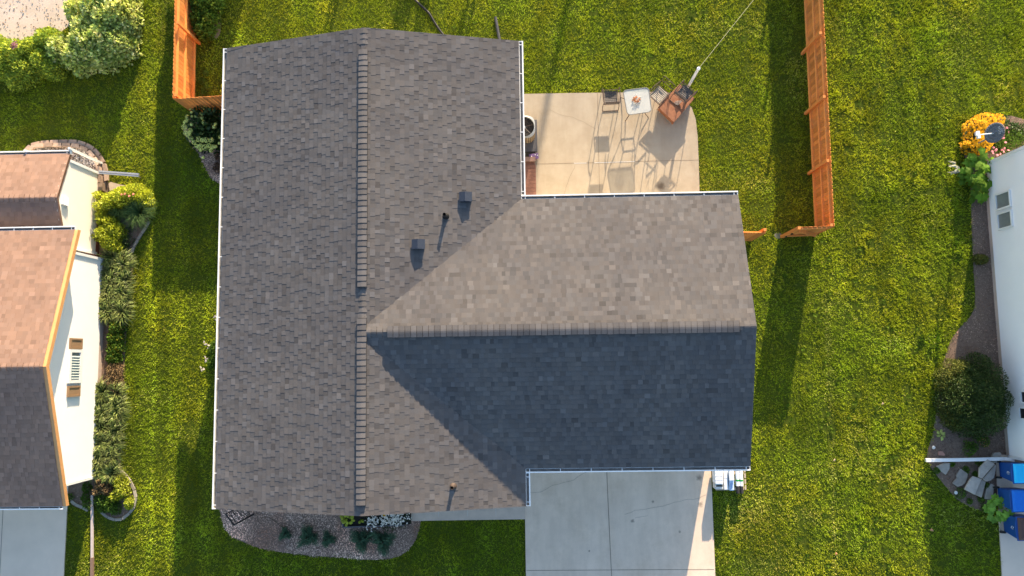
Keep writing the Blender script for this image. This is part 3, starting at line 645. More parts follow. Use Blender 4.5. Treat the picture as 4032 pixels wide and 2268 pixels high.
# ------------------------------------------------------------------ neighbour house, right
M_rside = mat('white_vinyl', (.86, .86, .86), (.83, .83, .83), scale=2, rough=.5, spec=.4); RXW = 15.88; RZ_ = 3.25
rh = thing('house', (18, 1.6, 0), 'white sided house at the right edge with paired windows', 'house')
b = MB(); lapwall(b, RXW, -3.38, 6.6, .22, lambda y: RZ_, out=-1, expo=.115); b.build('wall', M_rside, rh)
b = MB(); b.box((RXW+3.02, 1.6, 1.72), (6, 9.9, 3.0)); b.build('inner_wall', M_rside, rh)
b = MB(); b.box((RXW+3.0, 1.6, .1), (5.98, 9.94, .22)); b.build('foundation', M_walk, rh)
for yy in (6.6, -3.39):
    b = MB(); b.box((RXW-.005, yy, 1.72), (.09, .09, 3.05)); b.build('corner_trim', M_white, rh)
b = MB(); gable_deck(b, RXW-.0, RXW+8, -3.8, 7.0, RZ_, 5.0, 'x'); b.build('roof', M_sh, rh)
def rwin(u0, u1, v0, v1, dark=False):
    y0, y1, z0, z1 = wrect(u0, u1, v0, v1, RXW-.02); z0, z1 = min(z0, z1), max(z0, z1); ym_, zm_, dy, dz = (y0+y1)/2, (z0+z1)/2, y1-y0, z1-z0; b = MB(); f = .05
    for s in (-1, 1): b.box((RXW-.045, ym_+s*(dy/2-f/2), zm_), (.05, f, dz)); b.box((RXW-.045, ym_, zm_+s*(dz/2-f/2)), (.05, dy-2*f, f))
    wn = b.build('window', M_white, rh); b = MB(); b.box((RXW-.028, ym_, zm_), (.012, dy-.08, dz-.08)); b.build('pane', M_glass if not dark else M_black, wn)
rwin(3922, 3982, 755, 822); rwin(3930, 3988, 832, 900); rwin(4022, 4060, 1538, 1590, True); rwin(4016, 4060, 1603, 1654, True)
b = MB(); P = [G(3645, 1812, .22), G(3800, 1810, .25), G(3955, 1806, .28), G(4000, 1812, .40), G(4060, 1822, .55)]
for a, c in zip(P[:-1], P[1:]): b.bar(a, c, .11, .09)
tag(b.build('downspout', M_white, base=(P[0].x, P[0].y, 0)), 'long white downspout lying across the right planting bed', 'downspout')
# low garage wall and dark door recess behind the bins
b = MB(); b.box((17.2, -3.47, .9), (2.6, .12, 1.4)); b.build('garage_wall', mat('pinkish_brick', (.34, .24, .19), rough=.9), rh)

# ------------------------------------------------------------------ fences
M_ced = mat('orange_cedar', (.70, .27, .07), (.52, .19, .048), scale=6, stretch=(6, 6, .6), rough=.8, tone=True, spec=.15, extra=lambda N, c: N.mix(N.ramp(N.noise(3., 5, .7, stretch=(3, 3, .7)), [(.5, 0.), (.75, .55)]), c, (.36, .20, .11))); HF = 1.70
def fence_run(th, a, c, board_side, label=None, post_at=(), z=HF, rails=(.25, .92, 1.5), wb=.14, part='board_panel', rail=True):
    """boards nailed to rails between a and c; board_side = unit vector towards the boards"""
    a = Vector(a); c = Vector(c); a.z = c.z = 0; d = (c-a).normalized(); L = (c-a).length; s = Vector(board_side); b = MB(); n = int(L/wb)
    for k in range(n):
        t0 = k*L/n; ww = L/n-.013; p = a+d*(t0+ww/2)+s*.012; b.cur = random.uniform(.66, 1.15); hh = z+random.uniform(-.008, .008); rot = math.atan2(d.y, d.x)
        e1, e2 = d*ww/2, s*.009; lo = [p-e1-e2, p+e1-e2, p+e1+e2, p-e1+e2]
        lo = [Vector((q.x, q.y, .03)) for q in lo]; hi = [Vector((q.x, q.y, hh-.03)) for q in lo]; b.hull8(lo, hi)
        e1b = d*(ww/2-.03); lo2 = [Vector((q.x, q.y, hh-.03)) for q in lo]; hi2 = [Vector(((p+e).x, (p+e).y, hh)) for e in (-e1b-e2, e1b-e2, e1b+e2, -e1b+e2)]; b.hull8(lo2, hi2)
    b.build(part, M_ced, th)
    if rail:
        for zr in rails:
            b = MB(); b.cur = 1.35; b.bar(a-s*.025+Vector((0, 0, zr)), c-s*.025+Vector((0, 0, zr)), .05, .09); b.build('rail', M_ced, th)  # raised tone puts the sun caught by the rail tops into the colour
    for p in post_at:
        b = MB(); b.cur = 1.0; b.box((p[0]-s.x*.09, p[1]-s.y*.09, (z+.04)/2), (.09, .09, z+.04)); b.build('post', M_ced, th)
wf = G(681, 387, HF); wt = G(690, 0, HF)
ff = thing('fence', (wf.x, wf.y, 0), 'orange cedar board fence left of the central house running up to a corner post', 'fence')
pw = G(707, 90, HF)
fence_run(ff, (wf.x, wf.y, 0), (wt.x-.05, wt.y+4.2, 0), (-1, 0, 0), post_at=[(wf.x, pw.y+2.45*k) for k in range(3)])
fence_run(ff, (wf.x, wf.y, 0), (XL+.42, wf.y+.12, 0), (0, -1, 0), post_at=[(wf.x+.1, wf.y+.01)], part='front_panel')
ec = G(3284, 893, HF); e0 = G(3260, 0, HF)
ef = thing('fence', (ec.x, ec.y, 0), 'brown cedar board fence standing in the lawn right of the central house', 'fence')
fence_run(ef, (ec.x, ec.y, 0), (e0.x-.10, e0.y+9.2, 0), (1, 0, 0), post_at=[(ec.x-.05, G(3253, 130, HF).y+2.3*k) for k in range(1, 5)]+[(ec.x, G(3266, 633, HF).y), (ec.x, G(3257, 381, HF).y), (ec.x, G(3253, 130, HF).y), (ec.x, ec.y+.06)])
gl = G(3145, 896, HF)
gt = thing('gate', (gl.x, gl.y, 0), 'cedar gate panel with a diagonal brace at the end of the right fence', 'gate')
fence_run(gt, (gl.x, gl.y, 0), (ec.x-.05, ec.y+.02, 0), (0, 1, 0), rail=False); b = MB(); b.cur = 1.; b.box((gl.x, gl.y-.02, (HF+.06)/2), (.1, .1, HF+.06)); b.build('post', M_ced, gt)
a_, c_ = Vector((gl.x+.06, gl.y-.03, 0)), Vector((ec.x-.06, ec.y-.01, 0))
for zr in (.18, 1.6):
    b = MB(); b.cur = 1.1; b.bar(a_+Vector((0, 0, zr)), c_+Vector((0, 0, zr)), .04, .12); b.build('rail', M_ced, gt)
b = MB(); b.cur = 1.1; b.bar(a_+Vector((0, -.03, 1.5)), c_+Vector((0, -.03, .28)), .03, .12, up=(0, 1, 0)); b.build('brace', M_ced, gt)
for zz in (1., .4):
    b = MB(); b.box((gl.x+.02, gl.y-.09, zz), (.04, .05, .12)); b.build('hinge', M_black, gt)
sb = G(3019, 915, HF); st = thing('fence', (sb.x, sb.y, 0), 'short stub of orange cedar fence between the central house and the open gateway', 'fence')
fence_run(st, (XE-.38, sb.y+.06, 0), (sb.x, sb.y, 0), (0, -1, 0), post_at=[(sb.x-.06, sb.y)])

# ------------------------------------------------------------------ patio things
M_steel = mat('brown_steel', (.085, .055, .045), (.06, .04, .034), rough=.4, spec=.5); M_mesh = mat('dark_sling', (.10, .092, .088), (.075, .07, .068), scale=30, rough=.8)
M_meshl = mat('pale_sling', (.30, .27, .23), (.25, .225, .19), scale=30, rough=.8)
def chair(loc, yaw, label, mm, back=True, curl=False, z0=.05):
    t = thing('patio_chair', (loc[0], loc[1], z0), label, 'chair', 'sling chairs on the patio'); R = Matrix.Rotation(yaw, 3, 'Z'); O = Vector((loc[0], loc[1], z0))
    X = lambda x, y, z: O+R @ Vector((x, y, z)); w_, dp = .25, .26
    for sx in (-1, 1):
        b = MB(); b.tube([X(sx*(w_+.03), dp, .62), X(sx*(w_+.04), dp+.03, .3), X(sx*(w_+.03), dp+.06, .012)], .012, 6); b.build('leg', M_steel, t)
        b = MB(); b.tube([X(sx*(w_+.02), -dp+.05, .40), X(sx*(w_+.04), -dp-.02, .2), X(sx*(w_+.03), -dp-.10, .012)], .012, 6); b.build('leg', M_steel, t)
        b = MB(); b.tube([X(sx*(w_+.02), -dp-.04, .62), X(sx*(w_+.045), -.05, .64), X(sx*(w_+.045), dp, .63)], .017, 6); b.build('armrest', M_steel, t)
    b = MB()
    for s in (-1, 1): b.tube([X(s*w_, -dp, .40), X(s*w_, dp, .41)], .014, 6); b.tube([X(s*w_, -dp, .40), X(s*w_, -dp-.06, .66), X(s*w_*.98, -dp-.13, 1.0)], .014, 6)
    b.tube([X(-w_, dp, .41), X(w_, dp, .41)], .014, 6); b.tube([X(-w_, -dp, .40), X(w_, -dp, .40)], .012, 6); b.tube([X(-w_, -dp-.13, 1.0), X(w_, -dp-.13, 1.0)], .014, 6); b.tube([X(-w_, -dp-.08, .70), X(w_, -dp-.08, .70)], .010, 6)
    b.build('frame', M_steel, t)
    b = MB(); b.tube([X(-w_-.03, -dp-.10, .012), X(w_+.03, -dp-.10, .012)], .012, 6); b.build('stretcher', M_steel, t)
    b = MB(); n = 8
    def grid(f):
        for i in range(n):
            for j in range(n): b.poly([f(i/n, j/n), f((i+1)/n, j/n), f((i+1)/n, (j+1)/n), f(i/n, (j+1)/n)])
    grid(lambda u, v: X((u-.5)*2*(w_-.03), -dp+.03+v*(2*dp-.06), .40-.045*math.sin(PI*v)*(.6+.4*math.sin(PI*u))+.006*math.sin(9*v+3*u)))
    o = b.build('seat', mm, t, smooth=True); o.modifiers.new('thick', 'SOLIDIFY').thickness = .004
    if back:
        b = MB(); grid(lambda u, v: X((u-.5)*2*(w_-.02), -dp-.085-v*.045-.02*math.sin(PI*v), .70+v*.29)); o = b.build('backrest', mm, t, smooth=True); o.modifiers.new('thick', 'SOLIDIFY').thickness = .004
    if curl:
        b = MB()
        for s in (-1, 1): b.tube([X(s*.05+s*.12*math.sin(k*.5), -dp-.05-.012*k, .45+.055*k) for k in range(10)], .006, 5)
        b.build('scrollwork', M_steel, t)
    return t
p = G(2405, 384, .42); chair((p.x, p.y), math.radians(2), 'dark sling armchair alone left of the glass table', M_mesh)
p = G(2594, 374, .42); chair((p.x-.0, p.y), math.radians(135), 'armchair with pale seat and open scroll back between the table and the rusty box', M_meshl, back=False, curl=True)
# rusty box
M_rust = mat('rusty_steel', (.33, .145, .075), (.21, .085, .045), scale=7, rough=.8, bump=.3, bscale=60)
BZ = .38; cs = [G(2591, 422, BZ+.05), G(2654, 482, BZ+.05), G(2735, 387, BZ+.05), G(2676, 330, BZ+.05)]
bx = thing('fire_pit_box', (sum(c.x for c in cs)/4, sum(c.y for c in cs)/4, .05), 'rust brown square box table under the stacked chair', 'table')
cc = Vector((sum(c.x for c in cs)/4, sum(c.y for c in cs)/4, 0)); q = ccw([(c.x, c.y) for c in cs]); qi = [(cc.x+(a-cc.x)*.93, cc.y+(d-cc.y)*.93) for a, d in q]
b = MB(); b.slab(q, BZ+.02, BZ+.05); b.build('lid', M_rust, bx, bevel=.006)
b = MB(); b.slab(qi, .10, BZ+.018); b.build('side_panel', M_rust, bx)
for (x, y) in qi:
    b = MB(); b.box((x+(cc.x-x)*.06, y+(cc.y-y)*.06, .075), (.06, .06, .05)); b.build('foot', M_rust, bx)
p = G(2696, 366, BZ+.47); ch3 = chair((p.x, p.y), math.radians(-42), 'dark sling chair standing on top of the rusty box', M_mesh, z0=BZ+.052)
b = MB(); p = G(2672, 405, BZ+.07)
for k in range(5): b.tube([(p.x+.09*math.cos(a*.7+k)+.02*k-.05, p.y+.07*math.sin(a*.7+k*1.3), BZ+.065+.012*k+.006*math.sin(a)) for a in range(10)], .007, 5)
tag(b.build('tangled_cord', mat('pale_cord', (.35, .32, .30), rough=.6), base=(p.x, p.y, BZ+.055)), 'small tangle of pale and black cord on the rusty box', 'cord')
# glass table
TZ = .74; tc = [G(2453, 356, TZ), G(2471, 453, TZ), G(2566, 439, TZ), G(2554, 344, TZ)]; tcn = sum(tc, Vector())/4
tb = thing('glass_table', (tcn.x, tcn.y, .05), 'square glass topped patio table with rounded corners and a centrepiece', 'table')
def rsq(c4, f, r=.14, n=6):
    c4 = [tcn+(c-tcn)*f for c in c4]; out = []
    for i in range(4):
        p, a, c = c4[i], c4[i-1], c4[(i+1) % 4]; u = (a-p).normalized(); v = (c-p).normalized()
        p0, p1 = p+u*r, p+v*r
        for k in range(n+1):
            t_ = k/n; out.append(p0*(1-t_)**2+p*2*t_*(1-t_)+p1*t_*t_)
    return out
mg = bpy.data.materials.new('frosted_glass'); mg.use_nodes = True; N = NT(mg); pr = N.n['Principled BSDF']; pr.inputs['Base Color'].default_value = (.66, .67, .66, 1); pr.inputs['Roughness'].default_value = .6
tr = N.new('ShaderNodeBsdfTransparent'); tr.inputs[0].default_value = (.85, .9, .9, 1); ms = N.new('ShaderNodeMixShader'); ms.inputs[0].default_value = .42; N.link(tr.outputs[0], ms.inputs[1]); N.link(pr.outputs[0], ms.inputs[2]); N.link(ms.outputs[0], N.n['Material Output'].inputs[0])
L0 = rsq(tc, .985); b = MB(); b.slab(ccw([(p.x, p.y) for p in L0]), TZ-.008, TZ); b.build('glass_top', mg, tb)
M_tsteel = mat('grey_steel', (.20, .20, .19), (.16, .16, .155), rough=.4, spec=.5)
b = MB(); L1 = rsq(tc, 1.0); b.tube([(p.x, p.y, TZ-.004) for p in L1+[L1[0]]], .016, 6); b.build('table_rim', M_tsteel, tb)
inner = [tcn+(c-tcn)*.5 for c in tc]
b = MB(); b.tube([(p.x, p.y, .40) for p in inner+[inner[0]]], .012, 6); b.build('lower_frame', M_tsteel, tb)
for c, i_ in zip(tc, inner):
    b = MB(); o_ = tcn+(c-tcn)*.93; k_ = tcn+(c-tcn)*1.0
    b.tube([(o_.x, o_.y, TZ-.02), ((o_.x+i_.x)/2, (o_.y+i_.y)/2, .58), (i_.x, i_.y, .40), ((i_.x*.55+o_.x*.45), (i_.y*.55+o_.y*.45), .2), (k_.x, k_.y, .05)], .014, 6); b.build('leg', M_steel, tb)
p = G(2506, 392, TZ+.03); b = MB()
for k in range(26):
    a = random.random()*6.28; r = random.uniform(.02, .11); b.cur = random.uniform(.5, 1.5); bigleaf(b, (p.x+r*math.cos(a), p.y+r*math.sin(a), TZ+.02+random.random()*.05), (math.cos(a+1), math.sin(a+1), .3), .07, .05, .3)
ct = thing('centrepiece', (p.x, p.y, TZ), 'rust coloured shell wreath on the glass table', 'ornament'); b.build('wreath', mat('rusty_petals', (.50, .22, .10), (.35, .14, .07), scale=30, tone=True), ct)
b = MB()
for k in range(12):
    a = random.random()*6.28; r = random.uniform(.10, .19); x, y = p.x+r*math.cos(a), p.y+r*math.sin(a); b.cur = random.uniform(.7, 1.1); b.lathe((x, y, TZ+.001), [(.012, 0), (.022, .012), (.016, .03), (.0, .036)], 8)
b.build('shells', mat('pale_shell', (.72, .66, .60), tone=True), ct)
# clothesline pole with wire
p = G(2696, 366); cp = thing('clothesline_pole', (p.x, p.y, 0), 'white pole behind the rusty box holding a thin wire', 'pole')
b = MB(); b.tube([(p.x, p.y, 0), (p.x, p.y, 2.25)], .048, 14); b.build('pole', M_white, cp)
b = MB(); b.lathe((p.x, p.y, 2.25), [(.055, -.06), (.058, .0), (.05, .02), (.03, .022), (.028, -.03)], 14); b.build('cap', M_white, cp)
e_ = G(2965, 0, 2.25); d_ = (e_-Vector((p.x, p.y, 2.25))); b = MB(); b.tube([Vector((p.x, p.y, 2.24))+d_*t_*1.6-Vector((0, 0, .25*t_*(1.6-t_))) for t_ in np.linspace(0, 1, 10)], .005, 5); b.build('wire', mat('pale_wire', (.55, .52, .32), rough=.5), cp)
# air conditioner
ap = G(2063, 500, .80); ac = thing('air_conditioner', (ap.x, ap.y, .05), 'round grey air conditioner with exposed fan beside the central house wall', 'air conditioner')
M_acg = mat('ac_grey', (.30, .315, .32), (.26, .275, .28), rough=.45, spec=.5)
def rring(r, z, sq=.82, n=32): 
    o = []
    for k in range(n):
        a = 2*PI*k/n; ca, sa = math.cos(a), math.sin(a); f = (abs(ca)**3.2+abs(sa)**3.2)**(-1/3.2); o.append((ap.x+ca*f*r*sq*1.12, ap.y+sa*f*r*sq*1.12, z))
    return o
b = MB(); n = 32; R0 = rring(.42, .84); R1 = [(ap.x+.355*math.cos(2*PI*k/n), ap.y+.355*math.sin(2*PI*k/n), .86) for k in range(n)]; R2 = [(ap.x+.34*math.cos(2*PI*k/n), ap.y+.34*math.sin(2*PI*k/n), .70) for k in range(n)]; Rb = rring(.42, .76)
for k in range(n):
    j = (k+1) % n; b.poly([R0[k], R0[j], R1[j], R1[k]]); b.poly([R1[k], R1[j], R2[j], R2[k]]); b.poly([Rb[k], Rb[j], R0[j], R0[k]])
b.build('top_shroud', M_acg, ac, smooth=True)
b = MB(); b.hull8(rring(.395, .13), rring(.395, .76)); b.build('coil', mat('coil_black', (.03, .028, .026), rough=.8), ac)
b = MB(); q = rring(.41, 0, n=40)
for k in range(40): x, y, _ = q[k]; b.box((x, y, .45), (.045, .02, .6) if abs(y-ap.y) > .3 else (.02, .045, .6))
b.build('louvre', mat('louvre_tan', (.30, .24, .165), (.24, .19, .13), rough=.5), ac)
b = MB(); b.lathe((ap.x, ap.y, .72), [(.07, 0), (.07, .05), (.05, .07), (0, .075)], 16); b.build('fan_hub', M_acg, ac)
for k in range(3):
    b = MB(); a = math.radians(-20+k*120)
    for s in range(4):
        a0, a1 = a+s*.15, a+(s+1)*.15; z0_, z1_ = .66+s*.016, .66+(s+1)*.016
        b.poly([(ap.x+.07*math.cos(a0), ap.y+.07*math.sin(a0), z0_), (ap.x+.31*math.cos(a0), ap.y+.31*math.sin(a0), z0_), (ap.x+.31*math.cos(a1), ap.y+.31*math.sin(a1), z1_), (ap.x+.07*math.cos(a1), ap.y+.07*math.sin(a1), z1_)])
    b.build('fan_blade', mat('fan_metal', (.55, .55, .54), rough=.35), ac)
b = MB()
for k in range(6): a = math.radians(12+60*k); b.tube([(ap.x+.05*math.cos(a), ap.y+.05*math.sin(a), .80), (ap.x+.35*math.cos(a), ap.y+.35*math.sin(a), .845)], .006, 5)
for r in (.12, .2, .28): b.tube([(ap.x+r*math.cos(2*PI*k/24), ap.y+r*math.sin(2*PI*k/24), .80+.15*(r-.05)) for k in range(25)], .002, 4)
b.build('fan_guard', M_steel, ac)
b = MB(); b.box((ap.x-.02, ap.y-.1, .06), (.96, 1.15, .12)); b.build('pad', mat('dark_pad', (.10, .10, .11), rough=.9), ac)
# step platform and purple toy
sp = thing('deck_step', (-.35, 6.3, .05), 'reddish brown composite deck step against the house beside the patio', 'step')
M_comp = mat('composite_board', (.22, .105, .075), (.17, .08, .058), scale=12, rough=.6, tone=True)
x1 = G(2110, 700, .2).x; ya = G(2100, 632, .22).y; yb = WN-.3
b = MB(); k = 0; yy = yb
while yy < ya-.14: b.cur = random.uniform(.88, 1.12); b.box(((x1-1.05)/2-.0, yy+.07, .20), (x1+1.05, .134, .03)); yy += .14
b.build('deck_boards', M_comp, sp)
b = MB(); b.box(((x1-1.05)/2, (ya+yb)/2, .1), (x1+.98, ya-yb-.08, .16)); b.build('deck_skirt', M_comp, sp)
b = MB(); b.box((-.25, ya+.04, .25), (x1*2+.5, .16, .07)); b.build('step_rail', mat('mauve_board', (.27, .17, .14), rough=.7), sp)
y0_ = G(2090, 595, .1).y
tag((lambda b: (b.slab([(-.65, ya+.13), (x1+.0, ya+.13), (x1+.0, y0_), (-.65, y0_)], .05, .075), b.build('door_mat', mat('olive_mat', (.075, .07, .05), rough=.95), base=(-.3, ya+.2, .05)))[1])(MB()), 'dark olive mat between the air conditioner pad and the deck step', 'mat')
p = G(2102, 616, .2); b = MB(); b.box((p.x, p.y, .13), (.28, .15, .14), .1); b.box((p.x-.0, p.y, .215), (.33, .19, .03), .1)
pb = thing('toy_box', (p.x, p.y, .05), 'small purple box with pale dots beside the deck step', 'box'); b.build('box_body', mat('purple_plastic', (.19, .11, .26), (.15, .085, .21), rough=.5), pb, bevel=.01)
b = MB()
for (dx, dy) in ((-.08, 0), (.03, -.04), (.05, .05), (.13, .03)): b.lathe((p.x+dx, p.y+dy, .231), [(.02, 0), (.018, .008), (0, .009)], 10)
b.build('dots', M_white, pb)
# capped pipe by the wall
p = G(2056, 322); b = MB(); b.tube([(p.x, p.y, 0), (p.x, p.y, .75)], .055, 14); b.box((p.x, p.y-.1, .45), (.09, .1, .35))
vp = thing('standpipe', (p.x, p.y, 0), 'short white pipe standing beside the right gutter', 'pipe'); b.build('pipe', M_white, vp); b = MB(); b.lathe((p.x, p.y, .75), [(.035, 0), (.03, .004), (0, .004)], 12); b.build('pipe_mouth', M_black, vp)
# black drain pipes in the back lawn
b = MB(); pts = [(1600, -40), (1640, 5), (1662, 26), (1690, 52), (1712, 90), (1732, 120), (1756, 150), (1790, 200)]; P = [G(u, v, .06) for u, v in pts]; Q = []
for a, c in zip(P[:-1], P[1:]):
    for i in range(8): Q.append(a.lerp(c, i/8))
for i in range(3): Q = [Q[0]]+[(Q[k-1]+Q[k]*2+Q[k+1])/4 for k in range(1, len(Q)-1)]+[Q[-1]]
b.tube(Q, .042, 10); tag(b.build('drain_hose', M_black, base=(P[2].x, P[2].y, 0), smooth=True), 'curved black drain hose running over the back lawn', 'hose')
b = MB(); b.tube([G(1951, 68, .07), G(1968, 165, .12), G(1975, 200, .4)], .055, 14); p = G(1951, 68, .07); tag(b.build('drain_pipe', mat('drain_black', (.05, .05, .055), rough=.45), base=(p.x, p.y, 0)), 'straight black drain pipe poking out from under the roof edge', 'pipe')

# ------------------------------------------------------------------ pallet with supplies
pl = thing('pallet', (3.0+3.6, -4.3, 0), 'pale wooden pallet edge under the white packages by the driveway', 'pallet')
x0, x1p = G(2818, 1930, .1).x, G(2930, 1930, .12).x; yS_ = G(2870, 1930, .1).y; yN_ = WS+.42
M_pal = mat('pallet_wood', (.50, .40, .30), (.42, .33, .24), scale=8, rough=.8); b = MB()
for k in range(7): b.box((x0+(x1p-x0)*.5, yS_+.05+k*(yN_-yS_-.1)/6, .125), (x1p-x0, .09, .02))
b.build('deck_boards', M_pal, pl)
for k in range(3): b = MB(); b.box((x0+.03+k*(x1p-x0-.06)/2, (yS_+yN_)/2, .07), (.04, yN_-yS_, .09)); b.build('stringer', M_pal, pl)
b = MB()
for k in range(5): b.box((x1p+.0, yS_+.12+k*.19, .30), (.05, .15, .02))
b.build('side_slat', M_pal, pl)
M_pack = mat('white_wrap', (.86, .86, .87), (.80, .81, .83), scale=6, rough=.45); M_blu = mat('pale_blue_wrap', (.50, .62, .80), (.42, .55, .74), scale=9, rough=.4); M_grn = mat('green_print', (.03, .30, .06), rough=.5)
def pk(u0, v0, u1, v1, z0, z1, label, m, bands=0, bev=.012, name='package'):
    a = G(u0, v0, z1); c = G(u1, v1, z1); x, y = (a.x+c.x)/2, (a.y+c.y)/2; dx, dy = abs(c.x-a.x), abs(c.y-a.y)
    t = thing(name, (x, y, z0), label, name); b = MB(); b.box((x, y, (z0+z1)/2), (dx, dy, z1-z0)); b.build('wrap', m, t, bevel=bev)
    b = MB()
    for k in range(bands): b.box((x, y-dy/2+dy*(k+1)/(bands+1), z1+.003), (dx*.9, .008, .006))
    if bands: b.build('strap', mat('grey_strap', (.5, .5, .52)), t)
    return t, x, y, dx, dy
pk(2815, 1846, 2848, 1905, .14, .56, 'tall white box at the left end of the pallet', M_pack, 3)
pk(2816, 1905, 2848, 1926, .14, .50, 'white crate with a black slot at the front left of the pallet', mat('crate_white', (.66, .65, .61), rough=.6), 0)
b = MB(); a = G(2820, 1910, .503); c = G(2846, 1916, .503); b.box(((a.x+c.x)/2, (a.y+c.y)/2, .503), (abs(c.x-a.x), abs(c.y-a.y), .006)); o = b.build('slot', M_black, [q_ for q_ in bpy.data.objects if q_.name.startswith('package') and q_.get('label', '').startswith('white crate')][0])
pk(2849, 1838, 2868, 1928, .14, .50, 'narrow white package second from the left on the pallet', M_pack, 1)
pk(2870, 1838, 2892, 1894, .52, .60, 'upper white sack lying on the blue printed sack', M_pack, 0, .03)
t, x, y, dx, dy = pk(2869, 1845, 2892, 1932, .14, .52, 'pale blue printed sack on the pallet', M_blu, 0, .03)
b = MB()
for k in range(6): b.box((x-.04+.02*(k % 3), y-dy*.5+.05+.035*k, .523), (.06+.02*(k % 2), .008, .004))
b.build('print', mat('blue_print', (.10, .22, .50)), t)
for k, (u0, u1, lb) in enumerate(((2897, 2909, 'left black roofing roll with a white sleeve on the pallet'), (2911, 2924, 'right black roofing roll with a white sleeve on the pallet'))):
    r_ = (G(u1, 1900, .3).x-G(u0, 1900, .3).x)/2+.004; c0 = G((u0+u1)/2, 1839, .3); c1 = G((u0+u1)/2, 1943, .3); t = thing('roofing_roll', (c0.x, (c0.y+c1.y)/2, .14), lb, 'roll', 'black rolls on the pallet')
    zc = .14+r_+.06; b = MB(); b.tube([(c0.x, c0.y, zc), (c0.x, c1.y, zc)], r_, 18); b.build('roll', mat('felt_black', (.035, .033, .035), rough=.8), t, smooth=False)
    s0 = G((u0+u1)/2, 1855-6*k, .3).y; s1 = G((u0+u1)/2, 1914, .3).y; b = MB(); b.tube([(c0.x, s0, zc), (c0.x, s1, zc)], r_+.004, 18); sv = b.build('sleeve', M_pack, t)
    gg = G((u0+u1)/2, 1892, .3).y; b = MB(); b.tube([(c0.x, gg-.03, zc), (c0.x, gg+.03, zc)], r_+.007, 18); b.build('green_band', M_grn, sv)

# ------------------------------------------------------------------ bins
def arrows(b, O, R, s, z):
    """three chasing arrows mark, flat, centre O"""
    for k in range(3):
        a = k*2*PI/3; p0 = Vector((math.cos(a), math.sin(a), 0))*s; p1 = Vector((math.cos(a+1.5), math.sin(a+1.5), 0))*s
        b.bar(O+R @ p0, O+R @ p1, s*.35, .004)
def bin_(u, v, w_, d_, h, cbody, clid, label, nm, lidextra=None, zt=1.02):
    p = G(u, v, zt); x, y = p.x+d_/2, p.y; t = thing('recycling_bin' if nm else 'rubbish_bin', (x, y, .045), label, 'bin', 'wheeled bins on the right driveway')
    f = .80; b = MB(); lo = [(x-d_/2*f+.04, y-w_/2*f), (x+d_/2*f+.04, y-w_/2*f), (x+d_/2*f+.04, y+w_/2*f), (x-d_/2*f+.04, y+w_/2*f)]; hi = [(x-d_/2, y-w_/2), (x+d_/2, y-w_/2), (x+d_/2, y+w_/2), (x-d_/2, y+w_/2)]
    b.hull8([(q[0], q[1], .10) for q in lo], [(q[0], q[1], h-.08) for q in hi]); body = b.build('body', cbody, t, bevel=.03)
    b = MB(); b.slab([(x-d_/2-.03, y-w_/2-.03), (x+d_/2+.03, y-w_/2-.03), (x+d_/2+.03, y+w_/2+.03), (x-d_/2-.03, y+w_/2+.03)], h-.078, h-.04); b.build('rim', cbody, t, bevel=.01)
    b = MB(); b.hull8([(x-d_/2-.01, y-w_/2-.015, h-.037), (x+d_/2+.02, y-w_/2-.015, h-.037), (x+d_/2+.02, y+w_/2+.015, h-.037), (x-d_/2-.01, y+w_/2+.015, h-.037)], [(x-d_/2+.05, y-w_/2+.04, h+.03), (x+d_/2, y-w_/2+.04, h+.05), (x+d_/2, y+w_/2-.04, h+.05), (x-d_/2+.05, y+w_/2-.04, h+.03)])
    b.build('lid', clid, t, bevel=.02)
    for s in (-1, 1):
        b = MB(); b.tube([(x-d_/2+.06, y+s*w_/2*.78, .145), (x-d_/2+.06, y+s*(w_/2*.78+.05), .145)], .10, 16); b.build('wheel', M_black, t)
    b = MB(); b.tube([(x-d_/2-.05, y-w_/2*.7, h-.05), (x-d_/2-.06, y, h-.04), (x-d_/2-.05, y+w_/2*.7, h-.05)], .014, 6); b.build('handle', cbody, t)
    if nm:
        b = MB(); sx = x-d_/2+.02; R = Matrix.Rotation(-math.radians(82), 3, 'Y'); arrows(b, Vector((x-d_/2-.003+.035*(1-.72), y-.02, h*.70)), R, .055, 0); b.build('recycling_mark', M_white, body)
    return t, x, y
M_bb = mat('bin_blue', (.010, .075, .30), (.008, .062, .26), rough=.5, spec=.4); M_lb = mat('lid_light_blue', (.02, .52, .90), (.015, .47, .85), rough=.5); M_bl = mat('lid_blue', (.008, .16, .62), (.006, .14, .56), rough=.5); M_br = mat('lid_brown', (.10, .055, .045), (.085, .046, .038), rough=.55)
bin_(3989, 1864, .60, .74, 1.08, M_bb, M_lb, 'blue wheeled bin with a light blue lid nearest the white house', True)
bin_(3984, 1972, .66, .76, 1.08, M_bb, M_bl, 'middle wheeled bin with a plain blue lid', False)
bin_(4006, 2082, .70, .74, 1.08, M_bb, M_br, 'blue wheeled bin with a brown lid farthest from the white house', True)

